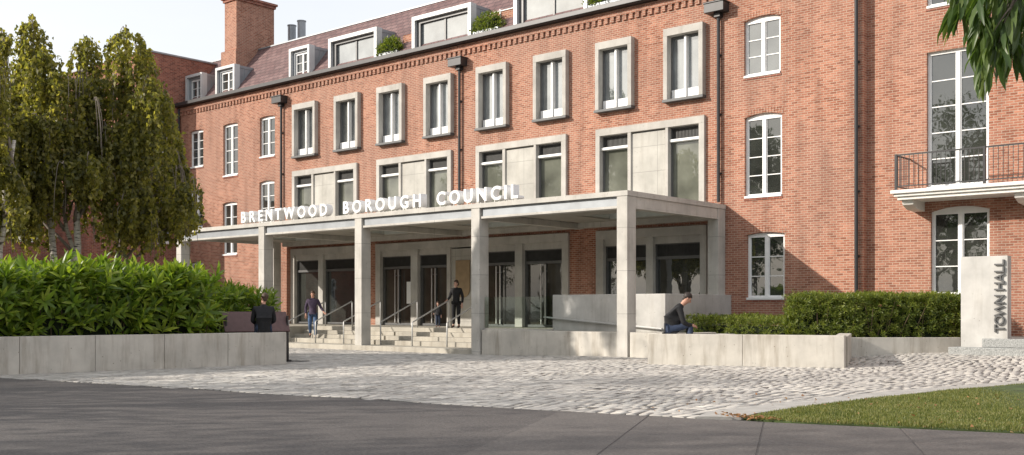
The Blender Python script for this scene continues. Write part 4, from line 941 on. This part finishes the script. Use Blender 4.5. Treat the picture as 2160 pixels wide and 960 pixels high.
def broadleaf(label, loc, H, W, seed, n=9000, lsize=.17, group='street trees', species='broadleaf_tree'):
    g = np.random.default_rng(seed); rr = random.Random(seed); root = empty(species, label, 'tree', loc, 0, group)
    m = MB(); tz = H*.38; m.tube([(0, 0, -.2), (.05, 0, tz*.5), (rr.gauss(0, .15), rr.gauss(0, .15), tz), (0, 0, H*.8)], [.3, .24, .19, .04], 10); lobes = []
    for i in range(17):
        az = i*2.4+rr.gauss(0, .3); t = (i+.5)/17; zz = H*(.36+.56*t); rad = W*(.25+.75*math.sin(math.pi*min(1, .2+t*.85)))*rr.uniform(.4, .95); c = Vector((math.cos(az)*rad*.8, math.sin(az)*rad*.8, zz)); s = W*rr.uniform(.2, .42)
        lobes.append((c, s)); m.tube([(0, 0, tz*.8+(zz-tz)*.35), (c.x*.5, c.y*.5, zz*.9), tuple(c)], [.10, .06, .02], 6)
    m.build('trunk', M['bark'], root, smooth=True); P = []
    for c, s in lobes:
        k = n//17; d = g.normal(0, 1, (k, 3)); d /= np.linalg.norm(d, axis=1, keepdims=True); P.append(np.array(c[:])+d*np.array([s, s, s*.75])*(g.random((k, 1))**.45))
    P = np.vstack(P); D = g.normal(0, 1, P.shape); D[:, 2] -= .4; Bs = basis(D, g.uniform(0, 6.28, len(P)))*g.uniform(.7*lsize, 1.4*lsize, len(P))[:, None, None]
    V, F = scatter(*LEAF_HEART, P, Bs); npmesh('crown', V, F, M['leaf_tree'], root); return root
t1 = broadleaf('broad leaved tree on the far side of the road behind the viewer', (-20, -7, 0), 12.5, 4.4, 21, 3300)
t2 = broadleaf('tall broad leaved tree across the road behind the viewer', (-9.5, -6.5, 0), 10.5, 4.0, 22, 2300)
t3 = broadleaf('dense park tree in the far row behind the viewer', (-30, -54, 0), 28, 11.0, 25, 9000, .6, 'park trees far behind the viewer')
def dup(t, loc, rz, s, lb):
    c = copy_tree(t); c.location = loc; c.rotation_euler = (0, 0, rz); c.scale = (s, s, s); c['label'] = lb
for i, x in enumerate((-112, -96, -80, -64, -47, -12, 6, 24)): dup(t3, (x, -54+(i % 3)*3, 0), i*1.3, .9+.1*(i % 3), ['first', 'second', 'third', 'fourth', 'fifth', 'seventh', 'eighth', 'ninth'][i]+' dense park tree from the left in the far row behind the viewer')
for t, loc, rz, s, lb in [(t2, (-24, -2, 0), 4.0, 1.12, 'slender tree at the roadside in front of the road row, left of the viewer'), (t1, (-46, 3.5, 0), 0.4, .62, 'tree at the left roadside nearest the forecourt corner'), (t2, (-53, 9, 0), 3.3, .85, 'tree on the left lawn by the brick wing'), (t2, (-41, -8, 0), 4.3, 1.1, 'tree at the left roadside, second from the brick wing'),
        (t1, (-31, -4.5, 0), 1.1, 1.25, 'second tree from the left in the row across the road behind the viewer'), (t2, (-48, -12, 0), 2.0, 1.3, 'leftmost tree in the row across the road behind the viewer'),
        (t1, (1.5, -11, 0), 2.6, 1.1, 'tree straight behind the viewer across the road'), (t2, (13, -12, 0), .6, 1.35, 'tree behind the viewer at the right of the row'),
        (t1, (-54, -5, 0), 2.9, 1.05, 'tree across the road behind the viewer, far left near the brick wing'), (t2, (-63, -3, 0), .9, 1.4, 'outermost left tree across the road by the brick wing'), (t2, (-38, -24, 0), 5.9, 1.6, 'tall tree in the back row left of centre across the road'),
        (t2, (-30, -26, 0), 3.6, 1.95, 'tall tree in the back row across the road at left'), (t1, (-3, -28, 0), 4.4, 1.45, 'tall tree in the back row straight behind the viewer'), (t1, (20, -2, 0), 5.0, 1.15, 'tree on the lawn side far right of the viewer')]: dup(t, loc, rz, s, lb)

# overhanging branch, top right, with long drooping pointed leaves; trunk stands on the lawn out of frame
bt = empty('lance_leaf_tree', 'near tree with long pointed drooping leaves hanging in at the top right corner', 'tree', (0, 0, 0))
tb = pt(2480, 9.5, z=0); m = MB(); hub = pt(2330, 9.3, z=5.4)
m.tube([tb, tb+Vector((.1, 0, 2)), hub, hub+Vector((-.1, .1, 1.6))], [.2, .16, .11, .03], 10); P = []; D = []; rr = random.Random(4)
sprays = []
for px, py, L_, dr in [(2030, 30, .75, .5), (2075, 60, 1.0, .8), (2120, 40, 1.1, .7), (2155, 90, .8, .8), (2060, 5, .7, .4), (2100, 110, .7, .9), (2140, 5, .9, .6), (2170, 60, .9, .8), (2200, 100, .8, .7), (2040, -40, .7, .5), (2090, -50, .8, .6), (2160, -60, .9, .6), (2240, 60, .9, .8), (2290, 90, .9, .8), (2230, -60, .9, .8), (2300, -80, 1, .8), (2350, 30, 1, .8), (2400, -60, 1, .8), (2450, 60, 1, .8), (2330, -160, 1, .7), (2210, -170, 1, .7), (2430, -190, 1, .7), (2150, -150, .8, .6), (2500, -60, 1, .8), (2560, 20, 1, .8), (2110, 80, .8, .6), (2150, 30, .9, .9), (2085, 20, .8, .7), (2130, -20, .9, .6)]:
    for rep in range(2):
        sprays.append((px+rr.gauss(0, 12), py-50+rr.gauss(0, 8), L_*rr.uniform(.7, 1.0)*.8, dr, 9.2+rr.uniform(-.8, .8)))
for px, py, L_, dr, dp in sprays:
    a = pt(px+26, dp, py-50); b = pt(px, dp, py)
    az = rr.uniform(0, 6.28); o = Vector((math.cos(az), math.sin(az), 0))*.4-RW*.35; k = 12; pts = [a]
    for i in range(1, k+1):
        t = i/k; pts.append(a.lerp(b, min(1, t*2)) + o*L_*.4*t + Vector((0, 0, -dr*L_*t*t*.7)))
    m.tube([hub+(a-hub)*t/6+Vector((0, 0, .25*math.sin(t/6*math.pi))) for t in range(7)], [.04-.005*t for t in range(7)], 5)
    m.tube(pts, [.008-.0005*i for i in range(len(pts))], 4)
    for i in range(2, k+1):
        for sgn in (-1, 1):
            d = (pts[i]-pts[i-1]).normalized(); sd = d.cross(Vector((0, 0, 1))); sd = sd.normalized() if sd.length > .05 else o.normalized()
            v = d*.75+sd*sgn*.55+Vector((rr.gauss(0, .15), rr.gauss(0, .15), -.55+rr.gauss(0, .15))); P.append(pts[i][:]); D.append(v[:])
m.build('trunk', M['bark'], bt, smooth=True)
P = np.array(P); D = np.array(D); Bs = basis(D, rng.normal(0, .6, len(P)))*rng.uniform(.20, .32, len(P))[:, None, None]; Bs[:, :, 0] *= .8
V, F = scatter(*LEAF_LONG, P, Bs); npmesh('crown', V, F, M['leaf_near'], bt)

# ------------------------------------------------------------------ bench
be = empty('bench', 'dark red brown bench with slanted back panels beyond the end of the left planter', 'bench', (0, 0, 0))
a = Vector((-25.35, 17.0, 0)); b = Vector((-25.0, 18.95, 0)); dr = (b-a).normalized(); nb = Vector((dr.y, -dr.x, 0))   # nb towards the camera side
for s0, s1 in ((0, .47), (.55, 1)):
    p = a.lerp(b, s0); q = a.lerp(b, s1); m = MB()
    P0, P1, Q0, Q1 = p+nb*.18+Vector((0, 0, .84)), p-nb*.08+Vector((0, 0, 1.40)), q+nb*.18+Vector((0, 0, .84)), q-nb*.08+Vector((0, 0, 1.40)); tq = nb*.02+Vector((0, 0, .03)); n = 0
    m.v = [tuple(w_) for w_ in (P0, Q0, Q1-dr*.12*(s1 > .9)*0, P1, P0+tq, Q0+tq, Q1+tq, P1+tq)]; m.f = [(3,2,1,0),(4,5,6,7),(0,1,5,4),(1,2,6,5),(2,3,7,6),(3,0,4,7)]
    m.build('backrest', M['bench'], be, bev=.008)
m = MB()
for k in range(5): o = nb*(-.02-.11*k)+Vector((0, 0, .62)); m.bar(tuple(a+o), tuple(b+o), .095, .035)
m.build('seat', M['bench'], be)
for s_ in (.03, .52, .98):
    p = a.lerp(b, s_); m = MB(); m.bar(tuple(p+nb*.12+Vector((0, 0, .0))), tuple(p+nb*.10+Vector((0, 0, 1.3))), .06, .05, (1, 0, 0)); m.bar(tuple(p-nb*.45), tuple(p-nb*.45+Vector((0, 0, .6))), .06, .05, (1, 0, 0)); m.bar(tuple(p+nb*.12+Vector((0, 0, .57))), tuple(p-nb*.47+Vector((0, 0, .57))), .05, .05); m.box(p.x-.12, p.x+.2, p.y-.06, p.y+.06, -.01, .03)
    m.build('leg', M['dark_metal'], be)

# ------------------------------------------------------------------ people
def skin(name, J, E, mat, parent, root, sub=2):
    names = list(J); idx = {n: i for i, n in enumerate(names)}
    me = bpy.data.meshes.new(name); me.from_pydata([J[n][0] for n in names], [(idx[a], idx[b]) for a, b in E], []); o = bpy.data.objects.new(name, me); COL.objects.link(o)
    md = o.modifiers.new('skin', 'SKIN'); md.use_smooth_shade = True
    for n in names:
        sv = me.skin_vertices[0].data[idx[n]]; r_ = J[n][1]; sv.radius = (r_, r_) if not isinstance(r_, tuple) else r_; sv.use_root = (n == root)
    s = o.modifiers.new('sub', 'SUBSURF'); s.levels = sub; s.render_levels = sub
    dg = bpy.context.evaluated_depsgraph_get(); dg.update(); m2 = bpy.data.meshes.new_from_object(o.evaluated_get(dg)); bpy.data.objects.remove(o)
    m2.name = name; m2.materials.clear(); m2.materials.append(mat); m2.polygons.foreach_set('use_smooth', [True]*len(m2.polygons))
    return link(bpy.data.objects.new(name, m2), parent)
def ell(mb_v, mb_f, c, r, rot=None, seg=10, ring=7):
    n = len(mb_v)
    for i in range(ring+1):
        for j in range(seg):
            th = math.pi*i/ring; ph = 2*math.pi*j/seg; p = Vector((r[0]*math.sin(th)*math.cos(ph), r[1]*math.sin(th)*math.sin(ph), r[2]*math.cos(th)))
            if rot: p = rot @ p
            mb_v.append(tuple(Vector(c)+p))
    for i in range(ring):
        for j in range(seg): mb_f.append((n+i*seg+j, n+(i+1)*seg+j, n+(i+1)*seg+(j+1) % seg, n+i*seg+(j+1) % seg))
def person(label, loc, rz, s, J, top, legs, skinm='skin', hair='hair', shoes='shoe', turn=0.0, child=False, long_hair=False, bulk=1.0):
    """J: joint name -> position, facing +Y, metres for a 1.8 m adult"""
    root = empty('person', label, 'person', loc, rz); root.scale = (s, s, s)
    v = {k: Vector(p) for k, p in J.items()}
    hd = v['head']; nk = v['neck']; upv = (hd-nk).normalized(); hr = Matrix.Rotation(turn, 3, 'Z') @ Matrix(((1,0,0),(0,1,0),(0,0,1)))
    tilt = Vector((0, 0, 1)).rotation_difference(upv).to_matrix(); HR = tilt @ hr; h = lambda x, y, z: hd + HR @ Vector((x, y, z))
    k = 1.25 if child else 1.0
    Jb = {'pelvis': (v['pelvis'], .085), 'waist': (v['pelvis'].lerp(v['chest'], .5), .075), 'chest': (v['chest'], .085), 'neckb': (nk.lerp(v['chest'], .25), .05), 'neck': (nk, .052),
          'jaw': (h(0, .012, -.075), (.060*k, .068*k)), 'cran': (h(0, 0, .0), (.073*k, .090*k)), 'top': (h(0, -.008, .075*k), (.055*k, .068*k))}
    Eb = [('pelvis', 'waist'), ('waist', 'chest'), ('chest', 'neckb'), ('neckb', 'neck'), ('neck', 'jaw'), ('jaw', 'cran'), ('cran', 'top')]
    for sd in ('L', 'R'):
        sg = -1 if sd == 'L' else 1
        Jb['sh'+sd] = (v['sh'+sd], .048); Jb['el'+sd] = (v['el'+sd], .040); Jb['wr'+sd] = (v['wr'+sd], (.027, .024)); hv = (v['ha'+sd]-v['wr'+sd]).normalized()
        Jb['pm'+sd] = (v['wr'+sd]+hv*.06, (.040, .018))
        Eb += [('chest', 'sh'+sd), ('sh'+sd, 'el'+sd), ('el'+sd, 'wr'+sd), ('wr'+sd, 'pm'+sd)]
        side = hv.cross(Vector((0, 1, .3))).normalized(); bend = hv.cross(side).normalized()
        for fi, (off, ln) in enumerate(((-.03, .072), (-.01, .085), (.011, .08), (.031, .065))):
            b0 = v['wr'+sd]+hv*.10+side*off
            Jb[f'f{sd}{fi}a'] = (b0, .0095); Jb[f'f{sd}{fi}b'] = (b0+hv*ln*.5+bend*.012, .009); Jb[f'f{sd}{fi}c'] = (b0+hv*ln*.85+bend*.035, .0075); Eb += [('pm'+sd, f'f{sd}{fi}a'), (f'f{sd}{fi}a', f'f{sd}{fi}b'), (f'f{sd}{fi}b', f'f{sd}{fi}c')]
        b0 = v['wr'+sd]+hv*.035-side*.035*sg; Jb[f't{sd}a'] = (b0, .011); Jb[f't{sd}b'] = (b0+hv*.04-side*.022*sg, .0095); Eb += [('wr'+sd, f't{sd}a'), (f't{sd}a', f't{sd}b')]
        Jb['hp'+sd] = (v['hp'+sd], .072); Jb['kn'+sd] = (v['kn'+sd], .056); Jb['an'+sd] = (v['an'+sd], .038); ft = (v['to'+sd]-v['an'+sd]); 
        Jb['ca'+sd] = (v['kn'+sd].lerp(v['an'+sd], .3), .054); Jb['to'+sd] = (v['to'+sd], (.042, .025)); Jb['th'+sd] = (v['hp'+sd].lerp(v['kn'+sd], .4), .078)
        Eb += [('pelvis', 'hp'+sd), ('hp'+sd, 'th'+sd), ('th'+sd, 'kn'+sd), ('kn'+sd, 'ca'+sd), ('ca'+sd, 'an'+sd), ('an'+sd, 'to'+sd)]
    body = skin('body', Jb, Eb, M[skinm], root, 'pelvis')
    # nose, ears joined into the body mesh
    ev, ef = [], []; ell(ev, ef, h(0, .092*k, -.022), (.014, .018, .022), HR); ell(ev, ef, h(.076*k, -.005, -.015), (.010, .02, .03), HR); ell(ev, ef, h(-.076*k, -.005, -.015), (.010, .02, .03), HR)
    ell(ev, ef, h(0, .078*k, -.066), (.024, .010, .008), HR)
    bm = bmesh.new(); bm.from_mesh(body.data); vs = [bm.verts.new(p) for p in ev]
    for q in ef:
        try: bm.faces.new([vs[i] for i in q])
        except ValueError: pass
    bm.to_mesh(body.data); bm.free()
    # hair cap
    ev, ef = [], []; ell(ev, ef, h(0, -.022, .032), (.084*k, .098*k, .092*k), HR, 14, 10)
    ell(ev, ef, h(0, -.062, -.035), (.060*k, .040*k, .060*k), HR)
    if long_hair: ell(ev, ef, h(0, -.085, -.03), (.06*k, .04*k, .09*k), HR)
    hm = bpy.data.meshes.new('hair'); hm.from_pydata(ev, [], ef); hm.polygons.foreach_set('use_smooth', [True]*len(ef)); hm.materials.append(M[hair])
    for q in hm.vertices:      # open the cap over the face
        lc = HR.inverted() @ (q.co-hd)
        if lc.y > .03 and lc.z < .055: q.co = hd + HR @ Vector((lc.x*.8, lc.y*.55, max(lc.z, .0)+.045))
        elif lc.z < -.03 and not long_hair: q.co = hd + HR @ Vector((lc.x*.85, lc.y*.85, lc.z))
        q.co += Vector((rng.normal(0, .002), rng.normal(0, .002), rng.normal(0, .002)))
    link(bpy.data.objects.new('hair', hm), root)
    ev, ef = [], []
    for sx in (-.03, .03): ell(ev, ef, h(sx*k, .083*k, .004), (.012, .007, .007), HR, 6, 4)
    em = bpy.data.meshes.new('eyes'); em.from_pydata(ev, [], ef); em.materials.append(M['eye']); link(bpy.data.objects.new('eyes', em), root)
    # clothing
    g_ = .016; ch_, pv = v['chest'], v['pelvis']
    Jc = {'hem': (pv+Vector((0, .035, -.03)), .118*bulk), 'pelvis': (pv+Vector((0, .01, .03)), .140*bulk), 'waist': (pv.lerp(ch_, .5), .135*bulk), 'chest': (ch_, .155*bulk), 'nb': (nk.lerp(ch_, .35), (.095, .095)), 'col': (nk+upv*.012, .064)}
    Ec = [('hem', 'pelvis'), ('pelvis', 'waist'), ('waist', 'chest'), ('chest', 'nb'), ('nb', 'col')]
    for sd in ('L', 'R'): Jc['sh'+sd] = (v['sh'+sd], .076); Jc['el'+sd] = (v['el'+sd], .056); Jc['wr'+sd] = (v['wr'+sd].lerp(v['el'+sd], .06), .040); Jc['ua'+sd] = (v['sh'+sd].lerp(v['el'+sd], .45), .064); Ec += [('chest', 'sh'+sd), ('sh'+sd, 'ua'+sd), ('ua'+sd, 'el'+sd), ('el'+sd, 'wr'+sd)]
    skin('top', Jc, Ec, M[top], root, 'pelvis')
    Jt = {'pelvis': (pv+Vector((0, 0, .0)), (.118, .118))}; Et = []
    for sd in ('L', 'R'): Jt['hp'+sd] = (v['hp'+sd], .102); Jt['th'+sd] = (v['hp'+sd].lerp(v['kn'+sd], .4), .092); Jt['kn'+sd] = (v['kn'+sd], .072); Jt['ca'+sd] = (v['kn'+sd].lerp(v['an'+sd], .4), .066); Jt['an'+sd] = (v['an'+sd].lerp(v['kn'+sd], .05), .055); Et += [('pelvis', 'hp'+sd), ('hp'+sd, 'th'+sd), ('th'+sd, 'kn'+sd), ('kn'+sd, 'ca'+sd), ('ca'+sd, 'an'+sd)]
    skin('trousers', Jt, Et, M[legs], root, 'pelvis')
    for sd in ('L', 'R'):
        an, to = v['an'+sd], v['to'+sd]; d_ = (to-an).normalized(); Js = {'a': (an+Vector((0, 0, -.01)), .050), 'h': (an+Vector((0, 0, -.045))-d_*.02, (.045, .04)), 'b': (an.lerp(to, .6)+Vector((0, 0, -.01)), (.048, .034)), 't': (to+d_*.03, (.040, .026))}
        skin('shoe', Js, [('a', 'h'), ('h', 'b'), ('b', 't')], M[shoes], root, 'a')
    return root
def scaled(J, k): return {n: tuple(c*k for c in p) for n, p in J.items()}
# man walking down the left flight, one hand on the rail
walk = {'pelvis': (0, 0, .96), 'chest': (0, .03, 1.33), 'neck': (0, .04, 1.53), 'head': (0, .07, 1.68), 'shL': (-.19, .03, 1.43), 'shR': (.19, .03, 1.43),
        'elL': (-.31, .05, 1.16), 'wrL': (-.42, .20, 1.00), 'haL': (-.47, .28, .95), 'elR': (.27, -.06, 1.15), 'wrR': (.26, .04, .91), 'haR': (.26, .06, .80),
        'hpL': (-.10, .02, .90), 'hpR': (.10, 0, .90), 'knL': (-.11, .22, .52), 'anL': (-.11, .16, .08), 'toL': (-.12, .31, .03), 'knR': (.10, .10, .50), 'anR': (.10, -.14, .16), 'toR': (.11, 0, .09)}
p = Vector((-35.75, 28.45, .26))
person('bearded man in a plum jumper and blue jeans walking down the left steps', tuple(p), R(-133), 1.12, walk, 'plum', 'denim', 'skin', 'hair_brown', bulk=1.05)
# woman standing at the top, hand on the rail, head turned to the child
stand = {'pelvis': (0, 0, .95), 'chest': (0, .0, 1.30), 'neck': (0, .01, 1.49), 'head': (0, .045, 1.635), 'shL': (-.17, 0, 1.40), 'shR': (.17, 0, 1.40),
        'elL': (-.24, -.04, 1.12), 'wrL': (-.24, .04, .88), 'haL': (-.24, .07, .78), 'elR': (.25, .0, 1.13), 'wrR': (.29, .2, 1.0), 'haR': (.30, .28, .97),
        'hpL': (-.09, 0, .89), 'hpR': (.09, 0, .89), 'knL': (-.10, .03, .49), 'anL': (-.10, -.01, .09), 'toL': (-.12, .14, .03), 'knR': (.09, .04, .49), 'anR': (.10, .0, .09), 'toR': (.12, .15, .03)}
person('woman in black standing at the top of the right steps beside a small child', (-29.32, 30.55, .752), R(-155), 1.09, stand, 'black', 'black', 'skin2', 'hair_brown', 'shoe', turn=-.5, long_hair=True)
kid = scaled(stand, .56); kid['head'] = (0, .02, .97); kid['neck'] = (0, .005, .86)
def child_person():
    r_ = person('small child in a grey top standing by the doors next to the woman in black', (-30.5, 30.7, .752), R(-140), 1.0, {n: tuple(c/ .62 for c in p_) for n, p_ in kid.items()}, 'charcoal', 'denim_dark', 'skin2', 'hair_brown', 'shoe', child=True); r_.scale = (.62, .62, .62)
child_person()
# man seated on the right planter wall, leaning forward on his knees, seen in profile facing right
sit = {'pelvis': (0, -.02, .10), 'chest': (0, .17, .46), 'neck': (0, .30, .62), 'head': (0, .41, .745), 'shL': (-.19, .22, .53), 'shR': (.19, .22, .53),
       'elL': (-.24, .30, .23), 'wrL': (-.14, .50, .16), 'haL': (-.07, .58, .15), 'elR': (.24, .30, .23), 'wrR': (.14, .50, .16), 'haR': (.07, .58, .15),
       'hpL': (-.10, .03, .10), 'hpR': (.10, .03, .10), 'knL': (-.13, .46, .19), 'anL': (-.13, .44, -.27), 'toL': (-.14, .58, -.33), 'knR': (.13, .46, .19), 'anR': (.13, .42, -.33), 'toR': (.14, .58, -.38)}
person('dark haired man in black jumper and jeans sitting hunched on the right planter wall', (-15.68, 24.72, .825), R(-52), 1.3, sit, 'black', 'denim_dark', 'skin', 'hair', bulk=1.28)
sit2 = dict(sit); sit2.update({'chest': (0, .06, .47), 'neck': (0, .10, .66), 'head': (.02, .13, .81), 'shL': (-.20, .06, .56), 'shR': (.20, .06, .56), 'elL': (-.25, .12, .27), 'elR': (.25, .12, .27), 'wrL': (-.16, .36, .2), 'wrR': (.16, .36, .2), 'haL': (-.09, .45, .18), 'haR': (.09, .45, .18)})
person('man in black jacket seen from behind, sitting at the end of the left planter', (-23.84, 17.3, .865), R(58), 1.16, sit2, 'black', 'denim_dark', 'skin', 'hair_brown', turn=.35, bulk=1.3)
